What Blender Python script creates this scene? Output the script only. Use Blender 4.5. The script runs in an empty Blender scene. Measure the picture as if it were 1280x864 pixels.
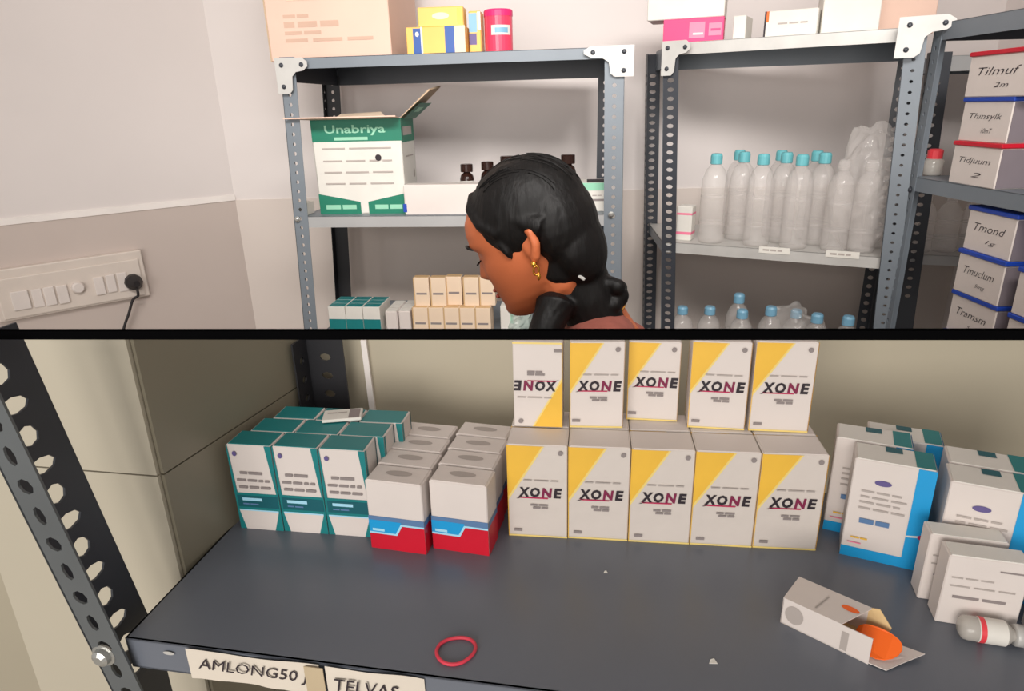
import bpy, bmesh, math, random
import numpy as np
from mathutils import Vector, Matrix, noise

random.seed(7)
scene = bpy.context.scene
col = scene.collection
R = math.radians

# ---------------------------------------------------------------- camera
H = 1.6                                   # height of the lens over the floor
F_PX, TH = 834.05, R(19.783)              # focal length in pixels of a 1280 wide frame, downward pitch
U0, U1 = 0.025876, 0.999665               # roll of 1.48 degrees
fw = Vector((0, math.cos(TH), -math.sin(TH)))
upv = Vector((0, math.sin(TH), math.cos(TH)))
rt = Vector((1, 0, 0))
cam_d = bpy.data.cameras.new('camera')
cam_d.sensor_width = 36
cam_d.lens = F_PX / 1280 * 36
cam_d.clip_start = 0.02
cam = bpy.data.objects.new('camera', cam_d)
col.objects.link(cam)
xc = rt * U1 - upv * U0
yc = rt * U0 + upv * U1
cam.matrix_world = Matrix(((xc.x, yc.x, -fw.x, 0), (xc.y, yc.y, -fw.y, 0), (xc.z, yc.z, -fw.z, H), (0, 0, 0, 1)))
scene.camera = cam

# ---------------------------------------------------------------- world, lights, exposure
world = bpy.data.worlds.new('world')
scene.world = world
world.use_nodes = True
world.node_tree.nodes['Background'].inputs[0].default_value = (1.0, 0.97, 0.93, 1)
world.node_tree.nodes['Background'].inputs[1].default_value = 0.42


def area(name, loc, target, sx, sy, power, color=(1, 1, 1)):
    d = bpy.data.lights.new(name, 'AREA')
    d.shape = 'RECTANGLE'
    d.size, d.size_y, d.energy, d.color = sx, sy, power, color
    o = bpy.data.objects.new(name, d)
    col.objects.link(o)
    o.location = loc
    o.rotation_euler = (Vector(target) - Vector(loc)).to_track_quat('-Z', 'Y').to_euler()
    return o


tube = area('upper_room_fill', (0.1, 0.15, H + 0.85), (0.1, 2.2, H - 0.2), 1.5, 0.3, 13, (1, 0.96, 0.92))
tube.data.spread = R(88)                 # unseen added fill; narrow spread keeps it off the near shelf
area('window_light', (-0.8, -1.7, H + 0.12), (0.1, 1.2, H - 0.2), 1.7, 1.1, 44, (1, 0.95, 0.9))

scene.view_settings.view_transform = 'Standard'
scene.view_settings.look = 'None'
scene.view_settings.gamma = 1
scene.view_settings.use_curve_mapping = False
scene.view_settings.exposure = 0.0


# ---------------------------------------------------------------- pixel helpers (1280 x 864 frame)
def ray(x, y):
    dx, dy = x - 640.0, y - 432.0
    a = dx * U1 - dy * U0
    b = dx * U0 + dy * U1
    return fw * F_PX + rt * a - upv * b


def aty(x, y, Y):
    r = ray(x, y)
    p = r * (Y / r.y)
    return Vector((p.x, p.y, p.z + H))


def atx(x, y, X):
    r = ray(x, y)
    p = r * (X / r.x)
    return Vector((p.x, p.y, p.z + H))


def atz(x, y, z):                          # z is the real height
    r = ray(x, y)
    p = r * ((z - H) / r.z)
    return Vector((p.x, p.y, z))


def zat(py, X, Y):                         # height over ground point (X, Y) that is seen on picture row py
    lo, hi = H - 2.0, H + 2.0
    for _ in range(50):
        m = (lo + hi) / 2
        p = Vector((X, Y, m - H))
        a, b, c = p.dot(rt), -p.dot(upv), p.dot(fw)
        yy = 432 + F_PX / c * (-a * U0 + b * U1)
        if yy > py:
            lo = m
        else:
            hi = m
    return (lo + hi) / 2


# ---------------------------------------------------------------- materials
def lin(c):
    return tuple(((v / 255) / 12.92 if v / 255 <= 0.04045 else ((v / 255 + 0.055) / 1.055) ** 2.4) for v in c) + (1,)


def mat(name, rgb, rough=0.6, metal=0.0, var=0.05, scale=12.0, bump=0.0, bscale=60.0, coat=0.0, stretch=None, spec=None):
    m = bpy.data.materials.new(name)
    m.use_nodes = True
    nt = m.node_tree
    b = nt.nodes['Principled BSDF']
    b.inputs['Roughness'].default_value = rough
    b.inputs['Metallic'].default_value = metal
    b.inputs['Coat Weight'].default_value = coat
    b.inputs['Coat Roughness'].default_value = 0.12
    if spec is not None:
        b.inputs['Specular IOR Level'].default_value = spec
    tc = nt.nodes.new('ShaderNodeTexCoord')
    src = tc.outputs['Object']
    if stretch:
        mp = nt.nodes.new('ShaderNodeMapping')
        mp.inputs['Scale'].default_value = stretch
        nt.links.new(src, mp.inputs[0])
        src = mp.outputs[0]
    n = nt.nodes.new('ShaderNodeTexNoise')
    n.inputs['Scale'].default_value = scale
    n.inputs['Detail'].default_value = 4
    nt.links.new(src, n.inputs['Vector'])
    r = nt.nodes.new('ShaderNodeValToRGB')
    c = lin(rgb)
    r.color_ramp.elements[0].position = 0.3
    r.color_ramp.elements[1].position = 0.7
    r.color_ramp.elements[0].color = tuple(v * (1 - var) for v in c[:3]) + (1,)
    r.color_ramp.elements[1].color = tuple(min(1, v * (1 + var)) for v in c[:3]) + (1,)
    nt.links.new(n.outputs['Fac'], r.inputs[0])
    nt.links.new(r.outputs[0], b.inputs['Base Color'])
    if bump:
        n2 = nt.nodes.new('ShaderNodeTexNoise')
        n2.inputs['Scale'].default_value = bscale
        n2.inputs['Detail'].default_value = 3
        nt.links.new(src, n2.inputs['Vector'])
        bp = nt.nodes.new('ShaderNodeBump')
        bp.inputs['Strength'].default_value = bump
        bp.inputs['Distance'].default_value = 0.004
        nt.links.new(n2.outputs['Fac'], bp.inputs['Height'])
        nt.links.new(bp.outputs[0], b.inputs['Normal'])
        if coat:
            nt.links.new(bp.outputs[0], b.inputs['Coat Normal'])
    return m


def clear(name, rgb, alpha, rough=0.15, bump=0.0, bscale=40):
    m = mat(name, rgb, rough, 0, 0.03, 20, bump, bscale)
    m.node_tree.nodes['Principled BSDF'].inputs['Alpha'].default_value = alpha
    return m


M = dict(
    wall=mat('painted_plaster', (229, 221, 218), 0.7, var=0.02, scale=3, bump=0.05, bscale=25),
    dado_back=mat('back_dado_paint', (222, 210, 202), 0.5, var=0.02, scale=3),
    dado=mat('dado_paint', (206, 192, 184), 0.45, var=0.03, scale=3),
    trim=mat('trim_paint', (238, 231, 226), 0.5),
    low_wall=mat('partition_paint', (178, 169, 149), 0.6, var=0.03, scale=4, bump=0.06, bscale=20),
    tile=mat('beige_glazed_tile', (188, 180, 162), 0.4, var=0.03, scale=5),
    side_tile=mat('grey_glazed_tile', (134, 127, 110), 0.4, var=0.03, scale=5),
    grout=mat('tile_grout', (118, 110, 95), 0.9),
    floor=mat('floor_tile', (176, 168, 156), 0.4, scale=6),
    ceil=mat('ceiling_paint', (226, 222, 218), 0.8),
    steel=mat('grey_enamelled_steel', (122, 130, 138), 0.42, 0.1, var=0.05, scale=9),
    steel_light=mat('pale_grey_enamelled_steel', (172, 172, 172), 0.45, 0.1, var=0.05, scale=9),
    steel_dark=mat('slate_and_shaded_steel', (60, 63, 70), 0.4, 0.1, var=0.06, scale=7),
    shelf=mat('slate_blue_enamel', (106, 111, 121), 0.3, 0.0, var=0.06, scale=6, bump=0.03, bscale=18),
    post_shade=mat('shaded_post_steel', (42, 42, 46), 0.45, 0.1, var=0.08, scale=9),  # shade on the rear posts put into their colour
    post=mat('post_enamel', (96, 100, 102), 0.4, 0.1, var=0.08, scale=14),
    black=mat('divider_black', (9, 9, 10), 0.9, spec=0.0),
    galv=mat('galvanised_plate', (196, 194, 190), 0.4, 0.15, var=0.07, scale=18),
    bolt=mat('zinc_bolt', (186, 186, 182), 0.3, 0.7),
    white=mat('white_carton', (222, 212, 206), 0.5, var=0.03, scale=15, bump=0.04, bscale=60),
    white_gloss=mat('white_carton_in_film', (216, 206, 198), 0.45, var=0.03, scale=15, bump=0.3, bscale=35, coat=0.6),
    cream=mat('cream_carton', (236, 212, 186), 0.55),
    creamdark=mat('cream_carton_flap', (205, 170, 125), 0.6),
    offwhite=mat('offwhite_carton', (226, 222, 214), 0.6),
    teal=mat('teal_ink', (18, 124, 126), 0.45, var=0.06, scale=30),
    teal_dark=mat('dark_teal_ink', (12, 92, 102), 0.45, var=0.06, scale=30),
    red=mat('red_ink', (205, 16, 44), 0.4, var=0.05, scale=30),
    blue=mat('blue_ink', (26, 158, 220), 0.4),
    blue_dull=mat('dull_blue_ink', (92, 126, 168), 0.45),
    cyan=mat('pale_cyan_ink', (168, 222, 244), 0.45),
    deep_blue=mat('deep_blue_ink', (34, 82, 160), 0.4),
    royal=mat('royal_blue_plastic', (30, 70, 176), 0.4),
    yellow=mat('yellow_ink', (238, 188, 66), 0.45, var=0.05, scale=30, coat=0.2),
    yellow_soft=mat('yellow_carton', (242, 192, 100), 0.5),
    yellow_pale=mat('pale_yellow_ink', (240, 214, 130), 0.5),
    ink=mat('black_ink', (42, 32, 40), 0.6),
    ink_wine=mat('wine_ink', (128, 30, 70), 0.6),
    white_shade=mat('shaded_white_card', (128, 118, 124), 0.6),
    print_faint=mat('faded_brown_print', (206, 172, 152), 0.7),
    ink_soft=mat('grey_ink', (142, 132, 130), 0.6),
    ink_faint=mat('faint_grey_ink', (178, 168, 162), 0.6),
    maroon=mat('maroon_ink', (186, 34, 84), 0.5),
    purple=mat('purple_ink', (98, 86, 140), 0.5),
    pink=mat('pink_carton', (238, 44, 116), 0.45),
    pink_soft=mat('pale_pink_ink', (244, 130, 160), 0.5),
    brown=mat('kraft_cardboard', (230, 196, 178), 0.75, var=0.03, scale=8, bump=0.05),
    brown_in=mat('cardboard_inside', (196, 170, 142), 0.8),
    green=mat('green_ink', (22, 122, 96), 0.5, var=0.06),
    green_pale=mat('pale_green_ink', (150, 210, 180), 0.5),
    carton_in=mat('carton_inside', (232, 200, 146), 0.7),
    orange=mat('orange_ink', (255, 108, 22), 0.45),
    rubber=mat('red_rubber', (222, 62, 82), 0.5),
    paper=mat('paper_label', (216, 206, 192), 0.7, bump=0.15, bscale=70),
    tape=mat('tan_tape', (190, 172, 142), 0.4),
    dark_glass=mat('brown_medicine_glass', (48, 26, 20), 0.2),
    tin=mat('pink_tin', (238, 64, 98), 0.35, coat=0.3),
    plastic=mat('white_switch_plastic', (222, 210, 200), 0.35),
    plastic2=mat('white_rocker_plastic', (228, 218, 212), 0.3),
    plug=mat('black_rubber', (34, 30, 32), 0.5),
    bottle=clear('clear_soft_plastic', (232, 226, 222), 0.28, 0.10),
    bottle2=clear('clear_vial_plastic', (214, 208, 200), 0.6, 0.12),
    bag=clear('clear_crumpled_film', (236, 230, 226), 0.22, 0.08, 0.9, 35),
    bag2=clear('green_tinted_film', (200, 214, 206), 0.55, 0.15, 0.9, 30),
    capteal=mat('teal_cap', (108, 184, 192), 0.4),
    capblue=mat('pale_blue_cap', (126, 178, 206), 0.4),
    caps_red=mat('red_cap', (232, 66, 76), 0.4),
    skin=mat('brown_skin', (192, 104, 64), 0.5, var=0.06, scale=16, bump=0.03, bscale=120),
    lip=mat('lip_skin', (168, 74, 58), 0.4),
    hair=mat('black_hair', (11, 9, 9), 0.55, var=0.35, scale=60, bump=0.5, spec=0.3, bscale=90, stretch=(1.0, 1.0, 0.12)),
    gold=mat('gold', (236, 170, 70), 0.25, 0.9),
    cloth=mat('rose_cotton', (150, 84, 72), 0.85, var=0.1, scale=40, bump=0.2, bscale=300),
    trousers=mat('dark_cotton', (50, 44, 56), 0.9),
)


# ---------------------------------------------------------------- mesh builder
class MB:
    def __init__(self):
        self.v, self.f, self.m, self.mats = [], [], [], []

    def mi(self, key):
        if key not in self.mats:
            self.mats.append(key)
        return self.mats.index(key)

    def add(self, vs, fs, key, mtx=None):
        b = len(self.v)
        if mtx is not None:
            vs = [mtx @ Vector(p) for p in vs]
        self.v += [tuple(p) for p in vs]
        k = self.mi(key)
        for f in fs:
            self.f.append(tuple(i + b for i in f))
            self.m.append(k)

    def hexa(self, p, key):                # p: 4 bottom points, 4 top points
        self.add(p, [(3, 2, 1, 0), (4, 5, 6, 7), (0, 1, 5, 4), (1, 2, 6, 5), (2, 3, 7, 6), (3, 0, 4, 7)], key)

    def box(self, x0, x1, y0, y1, z0, z1, key, mtx=None):
        p = [(x0, y0, z0), (x1, y0, z0), (x1, y1, z0), (x0, y1, z0), (x0, y0, z1), (x1, y0, z1), (x1, y1, z1), (x0, y1, z1)]
        if mtx is not None:
            p = [mtx @ Vector(q) for q in p]
        self.hexa(p, key)

    def bevel_box(self, x0, x1, y0, y1, z0, z1, key, bev, seg=1, mtx=None):
        bm = bmesh.new()
        bmesh.ops.create_cube(bm, size=1)
        for v in bm.verts:
            v.co = Vector((x0 + (v.co.x + .5) * (x1 - x0), y0 + (v.co.y + .5) * (y1 - y0), z0 + (v.co.z + .5) * (z1 - z0)))
        bmesh.ops.bevel(bm, geom=list(bm.edges), offset=bev, segments=seg, affect='EDGES', profile=0.5)
        bm.verts.index_update()
        self.add([v.co.copy() for v in bm.verts], [[v.index for v in f.verts] for f in bm.faces], key, mtx)
        bm.free()

    def prism(self, pts, n, key):          # polygon pts (Vectors) pushed along n
        k = len(pts)
        n = Vector(n)
        vs = [Vector(p) for p in pts] + [Vector(p) + n for p in pts]
        fs = [tuple(reversed(range(k))), tuple(range(k, 2 * k))] + [(i, (i + 1) % k, k + (i + 1) % k, k + i) for i in range(k)]
        self.add(vs, fs, key)

    def lathe(self, prof, key, seg=20, mtx=None, cap=True):
        vs, fs = [], []
        for r, z in prof:
            for i in range(seg):
                a = 2 * math.pi * i / seg
                vs.append(Vector((r * math.cos(a), r * math.sin(a), z)))
        for j in range(len(prof) - 1):
            for i in range(seg):
                k = (i + 1) % seg
                fs.append((j * seg + i, j * seg + k, (j + 1) * seg + k, (j + 1) * seg + i))
        if cap:
            fs.append(tuple(reversed(range(seg))))
            fs.append(tuple(range((len(prof) - 1) * seg, len(prof) * seg)))
        self.add(vs, fs, key, mtx)

    def tube(self, pts, rad, key, seg=10, closed=False, flat=1.0):
        pts = [Vector(p) for p in pts]
        n = len(pts)
        rads = rad if isinstance(rad, (list, tuple)) else [rad] * n
        vs, fs = [], []
        ref = Vector((0.13, 0.21, 0.97))
        for i, p in enumerate(pts):
            t = (pts[(i + 1) % n] - pts[i - 1]) if closed else (pts[min(i + 1, n - 1)] - pts[max(i - 1, 0)])
            t.normalize()
            a = t.cross(ref)
            if a.length < 1e-3:
                a = t.cross(Vector((1, 0, 0)))
            a.normalize()
            b = t.cross(a)
            for k in range(seg):
                w = 2 * math.pi * k / seg
                vs.append(p + (a * math.cos(w) + b * math.sin(w) * flat) * rads[i])
        m = n if closed else n - 1
        for i in range(m):
            j = (i + 1) % n
            for k in range(seg):
                l = (k + 1) % seg
                fs.append((i * seg + k, i * seg + l, j * seg + l, j * seg + k))
        if not closed:
            fs.append(tuple(range(seg - 1, -1, -1)))
            fs.append(tuple((n - 1) * seg + k for k in range(seg)))
        self.add(vs, fs, key)

    def ellipsoid(self, c, r, key, mtx=None, nu=20, nv=14):
        c = Vector(c)
        prof = [(math.sin(math.pi * j / nv), -math.cos(math.pi * j / nv)) for j in range(nv + 1)]
        vs, fs = [], []
        for s, z in prof:
            s = max(s, 1e-4)
            for i in range(nu):
                a = 2 * math.pi * i / nu
                vs.append(Vector((c.x + r[0] * s * math.cos(a), c.y + r[1] * s * math.sin(a), c.z + r[2] * z)))
        for j in range(nv):
            for i in range(nu):
                k = (i + 1) % nu
                fs.append((j * nu + i, j * nu + k, (j + 1) * nu + k, (j + 1) * nu + i))
        fs.append(tuple(reversed(range(nu))))
        fs.append(tuple(range(nv * nu, (nv + 1) * nu)))
        self.add(vs, fs, key, mtx)

    def mesh(self, name, smooth=False, fix=True):
        me = bpy.data.meshes.new(name)
        me.from_pydata(self.v, [], self.f)
        for k in self.mats:
            me.materials.append(M[k])
        me.polygons.foreach_set('material_index', self.m)
        if smooth:
            me.polygons.foreach_set('use_smooth', [True] * len(self.f))
        me.update()
        if fix:
            bm = bmesh.new()
            bm.from_mesh(me)
            bmesh.ops.recalc_face_normals(bm, faces=bm.faces)
            bm.to_mesh(me)
            bm.free()
        return me

    def build(self, name, parent=None, smooth=False, fix=True):
        o = bpy.data.objects.new(name, self.mesh(name, smooth, fix))
        col.objects.link(o)
        if parent is not None:
            o.parent = parent
        return o


def tag(o, label=None, cat=None, group=None, kind=None):
    for k, v in (('label', label), ('category', cat), ('group', group), ('kind', kind)):
        if v:
            o[k] = v
    return o


def empty(name, loc, rz=0.0):
    o = bpy.data.objects.new(name, None)
    o.empty_display_size = 0.02
    col.objects.link(o)
    o.location = loc
    o.rotation_euler = (0, 0, rz)
    return o


def dup(root, loc=None, rot=None, label=None, group=None):
    r = root.copy()
    col.objects.link(r)
    for ch in root.children:
        c = ch.copy()
        col.objects.link(c)
        c.parent = r
        for g in ch.children:
            d = g.copy()
            col.objects.link(d)
            d.parent = c
    if loc is not None:
        r.location = loc
    if rot is not None:
        r.rotation_euler = rot if not isinstance(rot, (int, float)) else (0, 0, rot)
    if label:
        r['label'] = label
    if group:
        r['group'] = group
    return r


_tc = {}


def text_geo(s, bold=0.0, shear=0.0):
    k = (s, bold, shear)
    if k not in _tc:
        cu = bpy.data.curves.new('txt', 'FONT')
        cu.body = s
        cu.size = 1
        cu.offset = bold
        cu.shear = shear
        cu.resolution_u = 2
        o = bpy.data.objects.new('txt', cu)
        col.objects.link(o)
        dg = bpy.context.evaluated_depsgraph_get()
        me = bpy.data.meshes.new_from_object(o.evaluated_get(dg))
        vs = [v.co.copy() for v in me.vertices]
        fs = [tuple(p.vertices) for p in me.polygons]
        bpy.data.objects.remove(o)
        bpy.data.curves.remove(cu)
        bpy.data.meshes.remove(me)
        x0, x1 = min(v.x for v in vs), max(v.x for v in vs)
        y0, y1 = min(v.y for v in vs), max(v.y for v in vs)
        _tc[k] = ([((v.x - x0) / (x1 - x0) - .5, (v.y - y0) / (y1 - y0) - .5) for v in vs], fs)
    return _tc[k]


class Print:
    """flat print laid on a surface given by origin o, right u, up v, outward n"""

    def __init__(self, o, u, v, e=0.00025):
        self.o, self.u, self.v = Vector(o), Vector(u).normalized(), Vector(v).normalized()
        self.n = self.u.cross(self.v)
        self.mb = MB()
        self.e = e
        self.layer = 1

    def P(self, x, y):
        return self.o + self.u * x + self.v * y + self.n * (self.e * self.layer)

    def poly(self, pts, key):
        self.mb.add([self.P(*p) for p in pts], [tuple(range(len(pts)))], key)
        self.layer += 0.35
        return self

    def rect(self, x0, y0, x1, y1, key):
        return self.poly([(x0, y0), (x1, y0), (x1, y1), (x0, y1)], key)

    def disc(self, x, y, rx, ry, key, n=20):
        return self.poly([(x + rx * math.cos(2 * math.pi * i / n), y + ry * math.sin(2 * math.pi * i / n)) for i in range(n)], key)

    def text(self, s, x, y, w, h, key, bold=0.0, shear=0.0, flip=False):
        vs, fs = text_geo(s, bold, shear)
        sg = -1 if flip else 1
        self.mb.add([self.P(x + sg * a * w, y + sg * b * h) for a, b in vs], fs, key)
        self.layer += 0.35
        return self

    def words(self, x0, x1, y, h, key, n=3, seed=0):      # a line of print too small to read: word-long dashes
        rnd = random.Random(seed)
        ws = [rnd.uniform(.6, 1.4) for _ in range(n)]
        gap = 0.06 * (x1 - x0)
        tot = sum(ws)
        L = (x1 - x0) - gap * (n - 1)
        x = x0
        for w in ws:
            d = w / tot * L
            self.mb.add([self.P(x, y - h / 2), self.P(x + d, y - h / 2), self.P(x + d, y + h / 2), self.P(x, y + h / 2)], [(0, 1, 2, 3)], key)
            x += d + gap
        self.layer += 0.35
        return self

    def scrawl(self, x0, x1, y, h, key, seed=0, th=None):  # handwriting too blurred to read
        rnd = random.Random(seed)
        n = 26
        th = th or h * 0.1
        pts = []
        for i in range(n):
            t = i / (n - 1)
            pts.append((x0 + (x1 - x0) * t + rnd.uniform(-.3, .3) * h * .3, y + (h * .5 if i % 2 else -h * .5) * rnd.uniform(.35, 1.0) + (h * .5 if rnd.random() < .12 else 0)))
        for (ax, ay), (bx, by) in zip(pts, pts[1:]):
            dx, dy = bx - ax, by - ay
            l = math.hypot(dx, dy) or 1
            nx, ny = -dy / l * th / 2, dx / l * th / 2
            self.mb.add([self.P(ax + nx, ay + ny), self.P(ax - nx, ay - ny), self.P(bx - nx, by - ny), self.P(bx + nx, by + ny)], [(0, 1, 2, 3)], key)
        self.layer += 0.35
        return self

    def build(self, name, parent):
        return self.mb.build(name, parent, fix=False)


def face(w, d, h, side):
    """print frame on a carton w x d x h whose base centre is the origin; front is -y"""
    if side == 'front':
        return Print((0, -d / 2, 0), (1, 0, 0), (0, 0, 1))
    if side == 'right':
        return Print((w / 2, 0, 0), (0, 1, 0), (0, 0, 1))
    if side == 'left':
        return Print((-w / 2, 0, 0), (0, -1, 0), (0, 0, 1))
    if side == 'top':
        return Print((0, 0, h), (1, 0, 0), (0, 1, 0))


def carton(name, w, d, h, key, bev=0.0008):
    mb = MB()
    mb.bevel_box(-w / 2, w / 2, -d / 2, d / 2, 0, h, key, bev)
    return mb.build(name)


def flap(root, w, d, h, key, inset=0.0015, t=0.0006):
    """tucked lid flap lying proud on a carton's top with its slit along the front"""
    mb = MB()
    mb.bevel_box(-w / 2 + inset, w / 2 - inset, -d / 2 + inset * .5, d / 2 - inset, h - t * .5, h + t, key, t * .4)
    return mb.build('lid_flap', root)


# ---------------------------------------------------------------- slotted angle posts
def flange(mb, org, u, up, n, width, length, pitch, z0, z1, key, hw=0.3, hh=0.5, t=0.0018, alt=False):
    """plate from org along u (width) and up (length), thickness along n, one column of oval holes between z0 and z1"""
    org, u, up, n = Vector(org), Vector(u), Vector(up), Vector(n)

    def P(x, z, k):
        return org + u * x + up * z + n * (t * k)
    cells = max(0, int((z1 - z0) / pitch))
    zs = z0
    ze = z0 + cells * pitch
    for a, b in ((0, zs), (ze, length)):
        if b - a > 1e-5:
            mb.add([P(0, a, 0), P(width, a, 0), P(width, b, 0), P(0, b, 0), P(0, a, 1), P(width, a, 1), P(width, b, 1), P(0, b, 1)],
                   [(3, 2, 1, 0), (4, 5, 6, 7), (0, 1, 5, 4), (1, 2, 6, 5), (2, 3, 7, 6), (3, 0, 4, 7)], key)
    for c in range(cells):
        za = zs + c * pitch
        cx, cz = width / 2, za + pitch / 2
        rx, rz = width * hw / 2, pitch * hh / 2
        if alt and c % 2:
            rx, rz = width * hw / 2 * .7, pitch * hh / 2 * 1.25
        outer = [(0, za), (cx, za), (width, za), (width, cz), (width, za + pitch), (cx, za + pitch), (0, za + pitch), (0, cz)]
        angs = [R(225), R(270), R(315), 0, R(45), R(90), R(135), R(180)]
        inner = [(cx + rx * math.cos(a), cz + rz * math.sin(a)) for a in angs]
        vs = [P(x, z, 0) for x, z in outer] + [P(x, z, 0) for x, z in inner] + [P(x, z, 1) for x, z in outer] + [P(x, z, 1) for x, z in inner]
        fs = []
        for i in range(8):
            j = (i + 1) % 8
            fs += [(i, 8 + i, 8 + j, j), (16 + i, 16 + j, 24 + j, 24 + i), (8 + i, 24 + i, 24 + j, 8 + j)]
        for i, j in ((2, 3), (3, 4), (6, 7), (7, 0)):
            fs.append((i, j, 16 + j, 16 + i))
        mb.add(vs, fs, key)


def angle_post(parent, bot, top, da, db, wa, wb, pitch, zlo, zhi, ka, kb, **kw):
    """L shaped post: flange a along da, flange b along db, corner on the line bot-top; holes between heights zlo and zhi"""
    bot, top = Vector(bot), Vector(top)
    up = (top - bot)
    L = up.length
    up.normalize()
    mb = MB()
    da, db = Vector(da).normalized(), Vector(db).normalized()
    s = 1 / up.z
    flange(mb, bot, da, up, db, wa, L, pitch, (zlo - bot.z) * s, min((zhi - bot.z) * s, L - .005), ka, **kw)
    flange(mb, bot, db, up, da, wb, L, pitch, (zlo - bot.z) * s, min((zhi - bot.z) * s, L - .005), kb, **kw)
    return mb.build('post', parent, fix=False)


def bolt(parent, p, n, r=0.006, key='bolt', name='bolt'):
    n = Vector(n).normalized()
    mtx = Matrix.Translation(p) @ n.to_track_quat('Z', 'Y').to_matrix().to_4x4()
    mb = MB()
    mb.lathe([(r * 1.3, 0), (r * 1.3, r * .2), (r, r * .25), (r * .9, r * .75), (r * .5, r * 1.0)], key, 12, mtx)
    return mb.build(name, parent, smooth=False)


# ================================================================ SETTING
# upper room: floor, ceiling, back wall, oblique left wall, right wall
P1 = Vector((-0.945, 2.35, 0))            # corner of left and back wall
P0 = Vector((-1.445, 1.9, 0))
wl_dir = (P0 - P1).normalized()
wl_n = Vector((-wl_dir.y, wl_dir.x, 0))   # towards the room
if wl_n.y > 0:
    wl_n = -wl_n
WZ = H + 1.25


def onleft(x, y, off=0.0):                # pixel to the left wall's plane
    r = ray(x, y)
    t = (P1 - Vector((0, 0, 0))).dot(wl_n)
    d = (t + off) / (r.x * wl_n.x + r.y * wl_n.y)
    return Vector((r.x * d, r.y * d, r.z * d + H))


mb = MB(); mb.box(-3.2, 2.6, -2.6, 3.0, -0.1, 0, 'floor'); tag(mb.build('floor'), kind='structure')
mb = MB(); mb.box(-3.2, 2.6, -0.1, 3.0, WZ, WZ + 0.1, 'ceil'); tag(mb.build('ceiling'), kind='structure')
mb = MB(); mb.box(P1.x - 0.02, 1.9, 2.35, 2.45, 0, WZ, 'wall'); wb = tag(mb.build('wall_back'), kind='structure')
DZ = H - 0.284
mb = MB(); mb.box(P1.x + 0.0, 1.6, 2.346, 2.35, 0, DZ, 'dado_back'); mb.build('dado_panel', wb)
far = P1 + wl_dir * 2.6
mb = MB()
q = -wl_n * 0.1
mb.hexa([P1, far, far + q, P1 + q] + [p + Vector((0, 0, WZ)) for p in (P1, far, far + q, P1 + q)], 'wall')
wl = tag(mb.build('wall_left'), kind='structure')
mb = MB()
a0, a1, g = P1 + wl_n * .0, far, wl_n * 0.005
mb.hexa([a0, a1, a1 + g, a0 + g] + [p + Vector((0, 0, DZ)) for p in (a0, a1, a1 + g, a0 + g)], 'dado')
mb.build('dado_panel', wl)
mb = MB()
g2 = wl_n * 0.009
mb.hexa([p + Vector((0, 0, DZ)) for p in (a0, a1, a1 + g2, a0 + g2)] + [p + Vector((0, 0, DZ + .018)) for p in (a0, a1, a1 + g2 * .5, a0 + g2 * .5)], 'trim')
tag(mb.build('trim_1'), kind='structure')
mb = MB(); mb.box(1.6, 1.7, -0.1, 2.35, 0, WZ, 'wall'); tag(mb.build('wall_right'), kind='structure')

# low partition behind the near rack, pilaster with a receding side at its left
SA, SB = Vector((0.983, -0.183, 0)), Vector((0.183, 0.983, 0))     # near rack: along its front, towards its back
z_bar = H - 0.13
SZ = H - 0.36                                                     # near shelf's top
C = Vector((-0.284, 0.47, 0))
SD = Vector((math.sin(R(18)), math.cos(R(18)), 0))      # the pilaster's side recedes askew
back0 = Vector((-0.9, 0.742, 0)); back1 = Vector((0.85, 0.60, 0))
pz0 = zat(421.5, -0.2, 0.685)
mb = MB()
th = Vector((0.002, 0.018, 0))
mb.hexa([back0, back1, back1 + th, back0 + th] + [p + Vector((0, 0, pz0)) for p in (back0, back1, back1 + th, back0 + th)], 'low_wall')
tag(mb.build('wall_partition'), kind='structure')
cap_pts = []
D1 = C + SD * 0.232                      # where the side meets the partition
L1 = C - SA * 0.186                      # left end of the pilaster's face
L2 = L1 + SB * 0.255


def top(p, row=417):
    return Vector((p.x, p.y, zat(row, p.x, p.y)))


mb = MB()
base = [L1, C, D1, L2]
mb.hexa(base + [top(p) for p in base], 'grout')
pil = tag(mb.build('wall_pilaster'), kind='structure')
# tiles on its two visible faces
joint_z = H - 0.271


def tile(p, q, n, za, zb_p, zb_q, key):
    mb = MB()
    g = 0.0007
    d = (q - p).normalized() * g
    mb.prism([p + d + Vector((0, 0, za + g)), q - d + Vector((0, 0, za + g)), q - d + Vector((0, 0, zb_q - g)), p + d + Vector((0, 0, zb_p - g))], n * 0.003, key)
    mb.build('tile', pil)


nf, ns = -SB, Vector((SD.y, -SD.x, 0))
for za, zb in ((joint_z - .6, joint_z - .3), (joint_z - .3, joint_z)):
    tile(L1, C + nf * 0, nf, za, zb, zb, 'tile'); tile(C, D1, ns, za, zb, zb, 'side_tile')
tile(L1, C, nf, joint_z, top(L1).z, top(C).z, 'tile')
tile(C, D1, ns, joint_z, top(C).z, top(D1).z, 'side_tile')
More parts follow.
